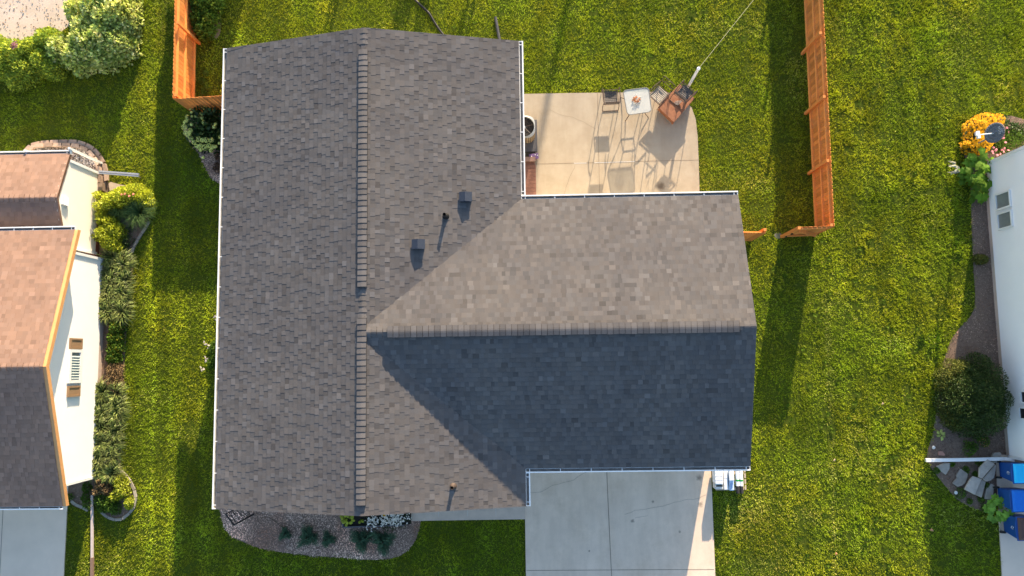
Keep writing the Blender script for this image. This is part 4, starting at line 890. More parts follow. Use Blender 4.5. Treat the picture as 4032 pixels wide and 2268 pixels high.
# ------------------------------------------------------------------ satellite dish
dp = G(3916, 523, 1.75); dt = thing('satellite_dish', (dp.x+.08, dp.y-.03, 0), 'dark grey oval satellite dish on a pole above the yellow flowers', 'satellite dish')
nv = Vector((-.93, -.02, .36)).normalized(); uu = Vector((0, 1, 0)); uu = (uu-nv*uu.dot(nv)).normalized(); vv = nv.cross(uu)
b = MB(); n = 28; rings = []
for r in (0.02, .35, .7, 1.): rings.append([dp+uu*(.325*r*math.cos(2*PI*k/n))+vv*(.36*r*math.sin(2*PI*k/n))-nv*(.05*(1-r*r)) for k in range(n)])
for i in range(3):
    for k in range(n): b.poly([rings[i][k], rings[i][(k+1) % n], rings[i+1][(k+1) % n], rings[i+1][k]])
b.poly(rings[0]); o = b.build('reflector', mat('dish_grey', (.115, .135, .165), (.10, .12, .15), rough=.6), dt, smooth=True); o.modifiers.new('thick', 'SOLIDIFY').thickness = .012
b = MB(); b.tube(rings[3]+[rings[3][0]], .009, 6); b.build('reflector_rim', mat('rust_rim', (.30, .19, .11)), dt)
b = MB()
for k in range(5): c = dp+vv*(-.17)+uu*(.15-.055*k)-nv*.01; b.bar(c-vv*.03, c+vv*(.03 if k % 2 else .045), .014, .006, up=nv); b.bar(c+uu*.02-vv*.03, c-uu*.012+vv*.03, .012, .006, up=nv)
b.bar(dp-vv*.26+uu*.08, dp-vv*.26-uu*.06, .014, .006, up=nv); b.build('lettering', mat('grey_white_print', (.6, .62, .65)), o)
b = MB(); lnb = G(3851, 531, 1.75); b.tube([dp-uu*.0-vv*.03+nv*.02-Vector((0, 0, .1)), lnb], .02, 8); b.build('feed_arm', M_white, dt)
b = MB(); b.box(lnb, (.10, .24, .08), .15); b.box(lnb+Vector((-.06, .02, .03)), (.08, .12, .08), .1); b.build('receiver', M_white, dt)
b = MB(); b.tube([(dp.x+.1, dp.y-.03, 0), (dp.x+.1, dp.y-.03, 1.55), dp-nv*.06], .025, 8); b.build('mast', M_tsteel, dt)

# ------------------------------------------------------------------ plants
M_lf = mat('leaf_green', (.085, .170, .025), (.125, .215, .03), scale=6, tone=True, trans=.3, rough=.7, spec=.12)
M_lfl = mat('leaf_pale', (.62, .66, .24), (.28, .40, .08), scale=2.5, tone=True, trans=.3, rough=.7, spec=.12)
M_lime = mat('leaf_lime', (.36, .39, .03), (.26, .32, .025), scale=5, tone=True, trans=.3, rough=.5)
M_dk = mat('leaf_dark', (.030, .065, .018), (.042, .082, .020), scale=5, tone=True, trans=.2, rough=.5)
M_yew = mat('yew_green', (.050, .085, .018), (.034, .062, .014), scale=3, tone=True, trans=.2, rough=.6)
M_spr = mat('spruce_blue_green', (.075, .150, .085), (.045, .10, .06), scale=8, tone=True, trans=.1, rough=.6)
M_wood = mat('bark', (.10, .07, .05), rough=.9); M_yel = mat('petal_yellow', (.90, .54, .008), (.88, .42, .008), scale=9, tone=True, trans=.2)
M_pink = mat('petal_pink', (.62, .24, .28), tone=True, trans=.2); M_wf = mat('petal_white', (.88, .82, .74), tone=True, trans=.2)
def bl(u, v, rpx, h, z0=0., ry=None):
    p = G(u, v, h*.6+z0); k = .0085; return (p.x, p.y, rpx*k, (ry or rpx)*k, h, z0)
def stems(parent, blobs, n=5, r=.012):
    b = MB()
    for q in blobs[:4]:
        for k in range(n): a = random.random()*6.28; b.tube([(q[0], q[1], 0), (q[0]+math.cos(a)*q[2]*.3, q[1]+math.sin(a)*q[3]*.3, q[5]+q[4]*.45), (q[0]+math.cos(a)*q[2]*.6, q[1]+math.sin(a)*q[3]*.6, q[5]+q[4]*.75)], r, 5, r*.4)
    b.build('stem', M_wood, parent)
def bush(name, blobs, n, L, W, m, label, cat='bush', group=None, **kw):
    t = thing(name, (blobs[0][0], blobs[0][1], 0), label, cat, group); mound('foliage', blobs, n, L, W, m, t, **kw); stems(t, blobs); return t
# big vine hedge, top left
hb = [bl(440, 60, 95, 1.25), bl(430, 150, 90, 1.15), bl(340, 170, 80, 1.1), bl(380, 30, 75, 1.2), bl(300, 40, 55, 1.0), bl(300, 215, 70, 1.0), bl(230, 190, 60, .95), bl(400, 215, 55, .9), bl(340, 110, 70, 1.1), bl(470, 110, 60, 1.0), bl(440, -20, 90, 1.2), bl(420, -120, 100, 1.2)]
hv = bush('vine_hedge', hb, 24000, .13, .105, M_lfl, 'large mound of pale leaved vine in the upper left corner', 'hedge', tones=(.55, 1.5), up=.55, fill=.2, tint=(.22, (1.7, 1.45, 2.2)))
hb2 = [bl(180, 150, 60, .85), bl(120, 190, 65, .8), bl(60, 200, 60, .85), bl(20, 250, 70, .8), bl(90, 270, 60, .75), bl(160, 235, 60, .8), bl(60, 310, 45, .6), bl(200, 270, 45, .7), bl(-40, 200, 80, .8)]
h2 = bush('shrub', hb2, 22000, .085, .05, mat('leaf_mid', (.27, .36, .06), (.13, .21, .03), scale=2, tone=True, trans=.3, rough=.7, spec=.12), 'fine leaved green shrub sprawling left of the pale vine', 'bush', tones=(.7, 1.7), up=.5, tint=(.35, (2.0, 1.55, 1.1)))
b = MB()
for k in range(40):
    p = G(52, 178, .85); a = random.random()*6.28; bigleaf(b, (p.x+random.gauss(0, .07), p.y+random.gauss(0, .06), .8+random.random()*.1), (math.cos(a), math.sin(a), .3), .08, .05)
b.build('flower_head', mat('dusty_rose', (.32, .14, .15)), h2)
t = bush('shrub', [bl(790, 30, 40, .9), bl(830, 20, 35, .8), bl(780, 75, 38, .85), bl(820, 70, 33, .8), bl(800, 118, 34, .75), bl(770, 10, 30, .9), bl(845, 5, 25, .7)], 5200, .12, .075, M_lf, 'leafy green shrub growing against the left cedar fence', tones=(.6, 1.5), up=.5, tint=(.15, (1.9, 1.6, 1.6)))
bush('small_shrub', [bl(882, 340, 14, .35), bl(878, 362, 12, .3)], 500, .05, .03, M_lime, 'little yellow shrub half hidden by the left gutter', tones=(.8, 1.4))
bush('ground_plant', [bl(812, 355, 22, .12), bl(800, 372, 20, .1), bl(795, 320, 16, .1), bl(810, 290, 14, .08)], 900, .06, .03, M_lf, 'low weedy plants at the foot of the left fence corner', 'plant')
# hydrangea
hyb = [bl(790, 490, 62, 1.0), bl(820, 520, 62, 1.0), bl(780, 540, 45, .85), bl(840, 470, 55, 1.0), bl(860, 540, 40, .8), bl(800, 450, 45, .9)]
hy = bush('hydrangea', hyb, 2600, .13, .10, M_dk, 'hydrangea with pale green flower heads below the left fence', 'bush', tones=(.5, 1.5), up=.4)
M_hyd = mat('hydrangea_bloom', (.80, .80, .24), (.66, .70, .18), scale=40, tone=True, rough=.8)
heads = [(750, 424, 8), (806, 425, 8), (793, 448, 7), (776, 458, 9), (795, 465, 7), (801, 482, 6), (754, 442, 5), (756, 458, 4), (736, 458, 6), (738, 472, 9), (729, 480, 7), (755, 490, 6), (726, 500, 11), (732, 524, 9), (749, 514, 8), (748, 525, 8), (752, 545, 8), (764, 560, 8), (775, 576, 8), (783, 548, 10), (797, 552, 8), (812, 551, 9), (832, 552, 9), (869, 539, 8), (790, 574, 8), (807, 580, 11), (823, 573, 8), (837, 578, 8), (848, 577, 6), (789, 589, 7), (831, 591, 8), (800, 620, 5), (863, 564, 5), (843, 500, 7), (848, 488, 5), (742, 535, 7)]
for (u, v, r) in heads:
    h = .95-.35*math.hypot((u-800)/80, (v-500)/90); h = max(.35, h+.1); p = G(u, v, h); n = 90; d = unit(rng.normal(size=(n, 3))); rr = r*.0105; C = np.array(p)+d*rr*np.array([1, 1, .8])
    tt = unit(np.cross(d, rng.normal(size=(n, 3)))); npmesh('flower_head', leafquads(C-tt*.015, tt, d, np.full(n, .036), np.full(n, .034)), 4, M_hyd, hy, rng.uniform(.75, 1.25, n))
bush('creeping_plant', [bl(865, 615, 22, .12), bl(860, 660, 24, .12), bl(880, 640, 20, .12)], 900, .05, .03, mat('russet_leaf', (.13, .055, .035), (.10, .07, .03), tone=True), 'reddish creeping plant beside the hydrangea', 'plant')
bush('ground_plant', [bl(845, 1370, 26, .22), bl(850, 1410, 28, .2), bl(835, 1430, 20, .15)], 1300, .07, .035, M_lf, 'patch of green weeds beside the left gutter', 'plant', tones=(.6, 1.2))
# front bed dwarf spruces
def spruce(u, v, rpx, h, label):
    p = G(u, v, h*.4); t = thing('dwarf_spruce', (p.x, p.y, 0), label, 'shrub', 'dwarf spruces in the front bed'); n = int(170*(rpx/30)**2)+60; R_ = rpx*.0112; V = []; T = []
    for k in range(n):
        a = random.random()*6.28; el = math.asin(random.random())*.98; d = Vector((math.cos(a)*math.cos(el), math.sin(a)*math.cos(el), math.sin(el))); f = random.uniform(.60, 1.0)*(.78+.26*math.sin(a*3+u)+.12*math.sin(a*7+v))
        s0 = Vector((p.x, p.y, .03))+Vector((d.x*R_, d.y*R_, d.z*h))*(f-.42); s1 = Vector((p.x, p.y, .03))+Vector((d.x*R_, d.y*R_, d.z*h))*f; ax = (s1-s0).normalized(); m_ = 26; tn = random.uniform(.75, 1.3)
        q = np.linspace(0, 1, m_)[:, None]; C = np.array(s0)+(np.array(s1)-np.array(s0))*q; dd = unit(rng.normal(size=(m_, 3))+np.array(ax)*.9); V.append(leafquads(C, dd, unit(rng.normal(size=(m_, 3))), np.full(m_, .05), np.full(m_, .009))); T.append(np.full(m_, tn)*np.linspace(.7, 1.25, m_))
    npmesh('needles', np.concatenate(V), 4, M_spr, t, np.concatenate(T)); b = MB(); b.tube([(p.x, p.y, 0), (p.x, p.y, h*.7)], .03, 6, .01); b.build('stem', M_wood, t)
spruce(1121, 2104, 24, .38, 'smallest dwarf spruce at the left end of the row'); spruce(1209, 2117, 42, .55, 'round dwarf spruce second from the left')
spruce(1290, 2124, 30, .38, 'thin middle dwarf spruce of the row'); spruce(1420, 2128, 46, .55, 'large dwarf spruce second from the right'); spruce(1508, 2134, 48, .58, 'largest dwarf spruce at the right end of the row')
# dead twig vine on mulch
b = MB(); P = [G(u, v, .05) for u, v in ((1010, 2012), (1015, 2050), (1040, 2035), (1058, 2036), (1100, 2062), (1130, 2100), (1155, 2096), (1160, 2075))]
b.tube(P, .008, 5, .004); b.tube([P[3], G(1075, 2048, .08), G(1112, 2078, .06), G(1150, 2066, .05), G(1185, 2070, .05)], .007, 5, .003); b.tube([P[1], G(1022, 2058, .08), G(1040, 2066, .03)], .006, 5, .003)
tag(b.build('bare_twig', M_wood, base=(P[3].x, P[3].y, 0)), 'thin bare twig lying across the front mulch', 'twig')
# trellis
tp0, tp1 = G(888, 2024, 1.75), G(921, 2067, 1.75); tr_ = thing('trellis', ((tp0.x+tp1.x)/2, (tp0.y+tp1.y)/2, 0), 'black metal garden trellis in the front bed corner', 'trellis'); dv = (tp1-tp0); Mb = mat('black_iron', (.012, .012, .014), rough=.5)
X = lambda u, z: Vector((tp0.x+dv.x*u, tp0.y+dv.y*u, z))
b = MB(); b.bar(X(0, 0), X(0, 1.75), .025, .025); b.build('upright', Mb, tr_); b = MB(); b.bar(X(1, 0), X(1, 1.75), .04, .03); b.build('upright', Mb, tr_)
b = MB(); b.bar(X(0, 1.75), X(1, 1.75), .03, .03); b.build('top_bar', Mb, tr_)
b = MB()
for z in (.3, .6, .9, 1.2, 1.5): b.bar(X(0, z), X(1, z), .012, .012)
for k in range(6): b.tube([X(.5+.42*math.sin(k*1.1+j*.55), .2+.28*k+j*.05) for j in range(6)], .009, 5)
b.bar(X(.33, 0), X(.33, 1.75), .01, .01); b.bar(X(.66, 0), X(.66, 1.75), .01, .01); b.build('scrollwork', Mb, tr_)
# front planter with white flowers
pb0, pb1 = G(1350, 2076, .22), G(1592, 2068, .22); pn = YS+.05
fp_ = thing('planter_box', ((pb0.x+pb1.x)/2, pb0.y, 0), 'low dark edged planter under the front eave', 'planter'); b = MB(); b.bar((pb0.x, pb0.y, .12), (pb1.x, pb1.y, .12), .03, .24); b.bar((pb0.x, pb0.y, .12), (pb0.x, pn+.5, .12), .03, .24); b.build('planter_board', mat('grey_board', (.14, .14, .16), rough=.7), fp_)
b = MB(); b.slab([(pb0.x+.02, pb0.y+.02), (pb1.x+.2, pb1.y+.02), (pb1.x+.2, pn+.4), (pb0.x+.02, pn+.4)], 0, .17); b.build('planter_soil', mat('black_soil', (.02, .018, .016), rough=1.), fp_)
t = thing('white_flowers', (G(1540, 2045).x, G(1540, 2045).y, .17), 'mass of small white flowers in the front planter', 'flowers'); mound('foliage', [bl(1450, 2050, 28, .22, .1), bl(1530, 2045, 45, .25, .1), bl(1580, 2040, 40, .25, .1)], 700, .06, .035, M_dk, t)
hp = np.array([list(G(u, v, .36)) for u, v in [(random.gauss(1545, 34), random.uniform(2018, 2066)) for _ in range(210)]+[(random.gauss(1470, 26), random.gauss(2058, 12)) for _ in range(80)] if 1438 < u < 1618 and v < 2090])
n = len(hp); a = rng.random(n)*6.28; D = unit(np.stack([np.cos(a), np.sin(a), rng.uniform(-.2, .4, n)], 1)); npmesh('blossoms', leafquads(hp+rng.normal(size=(n, 3))*.02, D, unit(np.stack([rng.normal(size=n)*.4, rng.normal(size=n)*.4, np.ones(n)], 1)), rng.uniform(.05, .10, n), rng.uniform(.035, .06, n)), 4, M_wf, t, rng.uniform(.7, 1.1, n))
def rosette(u, v, h, n, L, W, m, label, name='leafy_plant', lobes=0, spread=.1, cat='plant', droop=.3, group=None, tones=(.7, 1.3)):
    p = G(u, v, h); t = thing(name, (p.x, p.y, 0), label, cat, group); b = MB()
    for k in range(n):
        a = random.random()*6.28; r = random.random()**.6*spread; b.cur = random.uniform(*tones); bigleaf(b, (p.x+r*math.cos(a), p.y+r*math.sin(a), h*random.uniform(.55, 1.)), (math.cos(a), math.sin(a), random.uniform(0, .4)), L*random.uniform(.7, 1.1), W*random.uniform(.7, 1.1), droop, lobes)
    b.build('foliage', m, t)
    b = MB()
    for k in range(5): a = k*1.3; b.tube([(p.x, p.y, 0), (p.x+spread*.5*math.cos(a), p.y+spread*.5*math.sin(a), h*.8)], .008, 5, .004)
    b.build('stem', M_lf, t); return t
rosette(1365, 2048, .40, 26, .13, .11, M_lime, 'lime green leafy plant at the left end of the front planter', spread=.16)
rosette(1418, 2048, .32, 3, .13, .10, M_lime, 'single lime leaf sprig in the middle of the front planter', spread=.03)
rosette(1512, 2030, .42, 7, .06, .04, M_yel, 'tiny yellow flower beside the white flowers', name='yellow_flower', spread=.02, cat='flower')
# left planting bed
t = bush('yellow_bush', [bl(470, 775, 50, .75), bl(430, 790, 42, .8), bl(395, 810, 30, .8), bl(400, 850, 24, .6), bl(520, 760, 46, .65), bl(560, 775, 38, .5), bl(585, 800, 26, .4), bl(590, 830, 16, .3), bl(385, 770, 18, .7)], 9500, .075, .045, M_lime, 'bright yellow flowering bush between the left house and the lawn', tones=(.8, 1.9), up=.6, tint=(.35, (1.35, 1.25, 2.0)))
b = MB()
for (u, v) in ((477, 766), (508, 772), (491, 764), (524, 765)): p = G(u, v, .7); b.lathe((p.x, p.y, .66), [(.01, 0), (.045, .03), (.03, .05), (0, .05)], 8)
b.build('flower_head', mat('mixed_bloom', (.70, .20, .22), (.75, .32, .05), scale=4), t)
for (u, v, L, lab) in ((545, 835, .62, 'broad dark clump of strap leaves inside the yellow bush'), (475, 815, .45, 'smaller dark strap leaved clump beside the yellow bush')):
    p = G(u, v, .2); t = thing('grass_clump', (p.x, p.y, 0), lab, 'plant'); straps('foliage', (p.x, p.y, .02), 420, L, .45, .018, mat('strap_leaf', (.075, .14, .035), (.10, .17, .05), scale=6, tone=True, trans=.25), t, R=.22)
bush('yellow_shrub', [bl(430, 875, 28, .75), bl(405, 915, 35, .8), bl(445, 910, 36, .7), bl(430, 950, 38, .7), bl(455, 975, 26, .5), bl(400, 870, 20, .7), bl(375, 935, 12, .5)], 4600, .09, .05, M_lime, 'upright yellow green shrub below the yellow bush', tones=(.7, 1.5), up=.7, tint=(.3, (1.2, 1.2, 1.8)))
bush('ground_plant', [bl(500, 945, 26, .25), bl(490, 970, 22, .2), bl(510, 900, 14, .2)], 700, .05, .03, M_dk, 'low dark plant inside the curb beside the yellow shrub', 'plant')
M_dl = mat('daylily_leaf', (.075, .13, .025), (.22, .235, .07), scale=5, tone=True, trans=.25, rough=.5)
k = 0; ORD = ('first', 'second', 'third', 'fourth', 'fifth', 'sixth', 'seventh')
for v in (1020, 1058, 1096, 1134, 1170, 1206, 1242, 1540, 1590, 1640, 1692, 1745, 1798, 1850):
  for du in (-24, 26):
    u = 466-(v-1020)*.060+du+random.uniform(-7, 7); p = G(u, v+random.uniform(-12, 12), .2); t = thing('daylily', (p.x, p.y, 0), ORD[k // 2 % 7]+' daylily clump from the top, '+('wall' if du < 0 else 'lawn')+' side, '+('upper' if v < 1400 else 'lower')+' half of the white wall row', 'plant', 'daylilies along the white wall')
    straps('foliage', (p.x, p.y, .02), 150, .42, .42, .042, M_dl, t, R=.16, tones=(.25, 1.9)); k += 1
bush('ground_plant', [bl(453, 1290, 34, .4), bl(450, 1330, 34, .38), bl(450, 1370, 34, .4), bl(445, 1410, 30, .35)], 3600, .08, .045, M_lf, 'small leaved green plants in the middle of the daylily row', 'plant', tones=(.4, 1.3), tint=(.15, (2.6, 1.3, .8)))
bush('withered_plant', [bl(447, 1455, 34, .4), bl(443, 1495, 34, .4), bl(450, 1530, 26, .3)], 2400, .08, .02, mat('withered_leaf', (.27, .17, .09), (.18, .13, .05), tone=True), 'withered brown plant in the middle of the daylily row', 'plant', tones=(.5, 1.5))
bush('bronze_shrub', [bl(400, 1905, 30, .4), bl(420, 1925, 24, .35), bl(385, 1930, 20, .35)], 1500, .07, .035, mat('bronze_leaf', (.20, .12, .07), (.12, .10, .03), tone=True), 'bronze leaved shrub at the foot of the daylily row', tones=(.5, 1.5))
bush('lime_shrub', [bl(470, 1905, 28, .5), bl(480, 1935, 26, .5), bl(455, 1950, 24, .45), bl(472, 1885, 20, .45)], 1700, .07, .045, M_lime, 'larger lime green shrub inside the round curb', tones=(.7, 1.3))
bush('lime_shrub', [bl(503, 1975, 18, .4), bl(505, 1992, 15, .3)], 700, .06, .04, M_lime, 'smaller lime green shrub inside the round curb', tones=(.8, 1.5))
bush('dark_groundcover', [bl(400, 1975, 32, .25), bl(430, 1985, 32, .25), bl(450, 2000, 26, .2), bl(400, 2000, 22, .2)], 2200, .06, .045, M_lf, 'dark green groundcover between the two lime shrubs', 'plant', tones=(.5, 1.1))
bush('dark_groundcover', [bl(345, 1985, 20, .25), bl(335, 1960, 18, .2), bl(275, 1955, 12, .25), bl(340, 1920, 20, .15)], 1000, .06, .035, M_lf, 'dark weedy plants in the small bed below the left house', 'plant', tones=(.4, 1.0))
b = MB(); p0, p1, p2 = G(363, 1950, .10), G(363, 2195, .10), G(363, 2290, .10); b.bar(p0, p1, .07, .07); sp_ = thing('landscape_timber', (p1.x, p1.y, 0), 'long narrow white and brown rail across the lawn at lower left', 'rail'); b.build('white_rail', mat('pinkish_white', (.55, .47, .43), rough=.6), sp_); b = MB(); b.bar(p1, p2, .09, .09); b.build('brown_rail', mat('brown_timber', (.22, .14, .10), rough=.7), sp_)
b = MB(); a, c = G(390, 678, .42), G(547, 690, .34); b.bar(a, c, .12, .075); ds = thing('downspout', (a.x, a.y, 0), 'grey metal downspout extension sticking out from the left house corner', 'downspout'); b.build('pipe', mat('galvanised', (.42, .44, .47), (.36, .38, .41), scale=3, rough=.35, metal=.3), ds); b = MB(); b.bar(c+Vector((0, 0, .042)), a+Vector((0, 0, .042)), .02, .006); b.build('seam', M_gut, ds); b = MB(); b.box((c.x-.12, c.y, .15), (.03, .03, .3)); b.build('bracket', M_tsteel, ds)
b = MB(); b.tube([G(280, 585, .0), G(282, 583, .9), G(298, 590, 1.05), G(312, 606, 1.0), G(315, 630, .8)], .012, 6); p = G(280, 585); tag(b.build('garden_hook', Mb, base=(p.x, p.y, 0)), 'black iron garden hook above the gravel bed', 'garden hook')

# right planting bed
rf = [bl(3850, 500, 40, .75), bl(3880, 480, 40, .75), bl(3840, 550, 36, .7), bl(3870, 570, 34, .65), bl(3930, 480, 36, .7), bl(3980, 500, 38, .7), bl(4020, 510, 34, .65), bl(3825, 580, 24, .6), bl(3900, 540, 30, .6), bl(3800, 570, 14, .5), bl(4040, 540, 30, .6)]
fl = thing('coneflower_patch', (rf[0][0], rf[0][1], 0), 'dense patch of golden yellow daisies round the satellite dish', 'flowers'); mound('foliage', rf, 3500, .08, .04, M_dk, fl, tones=(.6, 1.4)); stems(fl, rf)
def daisies(name, pos, m, parent, r=.045, pet=7):
    P = np.repeat(np.array(pos), pet, 0); n = len(P); a = np.tile(np.arange(pet)*2*PI/pet, n//pet)+np.repeat(rng.random(n//pet)*6, pet); tl = np.repeat(rng.normal(size=(n//pet, 2))*.35, pet, 0)
    D = np.stack([np.cos(a), np.sin(a), np.cos(a)*tl[:, 0]+np.sin(a)*tl[:, 1]-.1], 1); D = unit(D); npmesh(name, leafquads(P, D, np.tile([0, 0, 1.], (n, 1)), np.full(n, r), np.full(n, r*.62)), 4, m, parent, np.repeat(rng.uniform(.7, 1.25, n//pet), pet))
pos = []
B_ = np.array(rf); ar = B_[:, 2]*B_[:, 3]; ar /= ar.sum()
for k in range(2300):
    q = B_[rng.choice(len(B_), p=ar)]; d = unit(rng.normal(size=(1, 3)))[0]; d[2] = abs(d[2]); pos.append([q[0]+d[0]*q[2], q[1]+d[1]*q[3], q[4]*d[2]*1.05+.08])
pos = np.array(pos); px_ = pos[:, 0]; excl = (pos[:, 1] < G(0, 545).y) & (px_ > G(3905, 560).x); daisies('blossoms', pos[~excl], M_yel, fl); cpos = pos[~excl]+np.array([0, 0, .008])
n = len(cpos); a = rng.random(n)*6; npmesh('blossom_centres', leafquads(cpos-np.array([.012, 0, 0]), np.tile([1., 0, 0], (n, 1)), np.tile([0, 0, 1.], (n, 1)), np.full(n, .024), np.full(n, .024)), 4, mat('cone_orange', (.45, .16, .01), tone=True), fl, np.ones(n))
pk_ = thing('pink_coneflowers', (G(3950, 575).x, G(3950, 575).y, 0), 'pink coneflowers between the yellow daisies and the white house', 'flowers'); mound('foliage', [bl(3960, 560, 40, .5), bl(4000, 540, 40, .5), bl(3930, 575, 24, .4)], 1600, .09, .035, M_lf, pk_, tones=(.5, 1.2))
pp = [list(G(u, v, .6)) for u, v in ((3952, 513), (3965, 503), (3972, 520), (3952, 530), (3952, 543), (3912, 580), (3921, 592), (3911, 603), (3908, 596), (3928, 610), (3946, 590), (3956, 584), (3953, 596), (3971, 591), (3924, 588), (3940, 606), (3960, 560))]; daisies('blossoms', pp, M_pink, pk_, r=.05, pet=9)
t = thing('rhubarb', (G(3858, 680).x, G(3858, 680).y, 0), 'large leaved green plant with ragged leaves beside the white house corner', 'plant'); b = MB()
M_big = mat('big_leaf', (.11, .24, .02), (.17, .30, .03), scale=7, tone=True, trans=.35, rough=.6, spec=.15)
for (u, v, h, L, ang) in [(3858, 640, .6, .34, 80), (3835, 625, .5, .36, 130), (3880, 620, .55, .34, 50), (3860, 600, .65, .3, 95), (3900, 640, .5, .3, 20), (3905, 670, .45, .28, -10), (3870, 690, .6, .3, -30), (3840, 700, .55, .32, 200), (3812, 690, .4, .32, 170), (3800, 665, .35, .3, 160), (3790, 700, .3, .3, 190), (3815, 715, .3, .3, 200), (3850, 740, .5, .32, 240), (3880, 740, .5, .34, 290), (3895, 720, .45, .3, 320), (3830, 760, .4, .32, 220), (3860, 775, .4, .36, 260), (3885, 765, .4, .3, 300), (3855, 715, .7, .3, 0), (3840, 660, .65, .3, 60), (3875, 660, .65, .3, 120), (3862, 800, .25, .22, 270), (3820, 790, .2, .2, 230)]:
    p = G(u, v, h); a = math.radians(ang+random.uniform(-15, 15)); b.cur = random.uniform(.55, 1.3)
    for dx in range(2): bigleaf(b, (p.x-.15*math.cos(a)+random.gauss(0, .05), p.y-.15*math.sin(a)+random.gauss(0, .05), h-.12*dx), (math.cos(a+dx), math.sin(a+dx), .25), L, L*.85, .35, lobes=5)
b.build('foliage', M_big, t); b = MB(); c = G(3862, 700)
for k in range(10): a = k*.63; b.tube([(c.x, c.y, 0), (c.x+.3*math.cos(a), c.y+.3*math.sin(a), .4)], .014, 5, .008)
b.build('stem', mat('pale_stem', (.25, .22, .10)), t)
b = MB(); p = G(3765, 662, .3)
for k in range(9): b.cur = random.uniform(.4, 1.2); bigleaf(b, (p.x+random.gauss(.1, .12), p.y+random.gauss(0, .07), .2+random.random()*.06), (-1, random.uniform(-.9, .9), .1), .24, .08, .3, 3)
b.build('dead_leaf', mat('bleached_leaf', (.48, .44, .32), (.30, .32, .2), scale=12, tone=True), t)
bush('hosta', [bl(3866, 1020, 30, .28, ry=18)], 900, .07, .04, mat('olive_leaf', (.17, .17, .03), (.12, .14, .03), tone=True, trans=.2), 'small olive plant crossing the soil strip by the right house', 'plant', tones=(.6, 1.4))
yw = [bl(3850, 1570, 118, 1.45), bl(3890, 1500, 80, 1.3), bl(3890, 1640, 85, 1.3), bl(3820, 1500, 70, 1.1), bl(3830, 1650, 70, 1.1), bl(3930, 1570, 65, 1.2), bl(3770, 1580, 45, .8), bl(3860, 1430, 45, .8)]
bush('yew', yw, 34000, .065, .026, M_yew, 'large dark evergreen bush against the right house', tones=(.45, 1.7), up=.4)
bush('golden_shrub', [bl(3760, 1450, 38, .75), bl(3730, 1480, 32, .65), bl(3775, 1500, 30, .7), bl(3715, 1530, 26, .5), bl(3750, 1540, 30, .55), bl(3790, 1440, 26, .7)], 4800, .055, .032, mat('golden_green', (.15, .165, .03), (.11, .13, .025), tone=True, trans=.25), 'golden green shrub at the upper left of the dark evergreen', tones=(.5, 1.6))
bush('golden_shrub', [bl(3745, 1650, 32, .5), bl(3775, 1670, 30, .5), bl(3720, 1625, 22, .4), bl(3705, 1600, 18, .35)], 2600, .055, .032, MATS['golden_green'], 'golden green shrub at the lower left of the dark evergreen', tones=(.4, 1.3))
rosette(3707, 1712, .2, 12, .15, .08, mat('variegated_leaf', (.46, .50, .14), (.36, .42, .10), tone=True, trans=.2), 'small bright yellow hosta alone on the soil', name='hosta', spread=.07)
bush('ground_plant', [bl(3820, 1775, 22, .25), bl(3835, 1760, 18, .2), bl(3810, 1750, 14, .2)], 700, .05, .03, M_lf, 'little green plant just above the white downspout', 'plant')
bush('pink_plant', [bl(3880, 1740, 20, .25), bl(3855, 1725, 16, .2)], 500, .05, .03, M_lf, 'small plant with a few pink blooms under the dark evergreen', 'plant', tint=(.12, (7, 1.6, 6)))
for (u, v, r, lab) in ((3690, 1853, 12, 'tiny green tuft left of the triangular flagstone'), (3750, 1828, 9, 'tiny green tuft at the top corner of the triangular flagstone'), (3805, 1850, 14, 'tiny green tuft between the flagstones'), (3843, 1868, 11, 'tiny green tuft at the top of the large flagstone'), (3885, 1915, 14, 'olive tuft growing between the stacked flagstones'), (3783, 1942, 22, 'low green weed by the lower garden light'), (3865, 1965, 14, 'green tuft under the stacked flagstones'), (3875, 2000, 13, 'tiny tuft at the tip of the soil bed'), (3818, 1975, 10, 'tiny tuft on the lower edge of the soil bed'), (3855, 1820, 14, 'tiny green tuft below the white downspout')):
    bush('weed_tuft', [bl(u, v, r, .10)], 120+r*10, .05, .025, M_lf, lab, 'plant', tones=(.6, 1.3))
mp = rosette(3940, 2010, .55, 46, .22, .24, mat('maple_leaf', (.22, .42, .05), (.27, .48, .07), scale=8, tone=True, trans=.35, rough=.5), 'bright green maple seedling leaning over the driveway between the bins', name='maple_seedling', lobes=5, spread=.30, droop=.15)
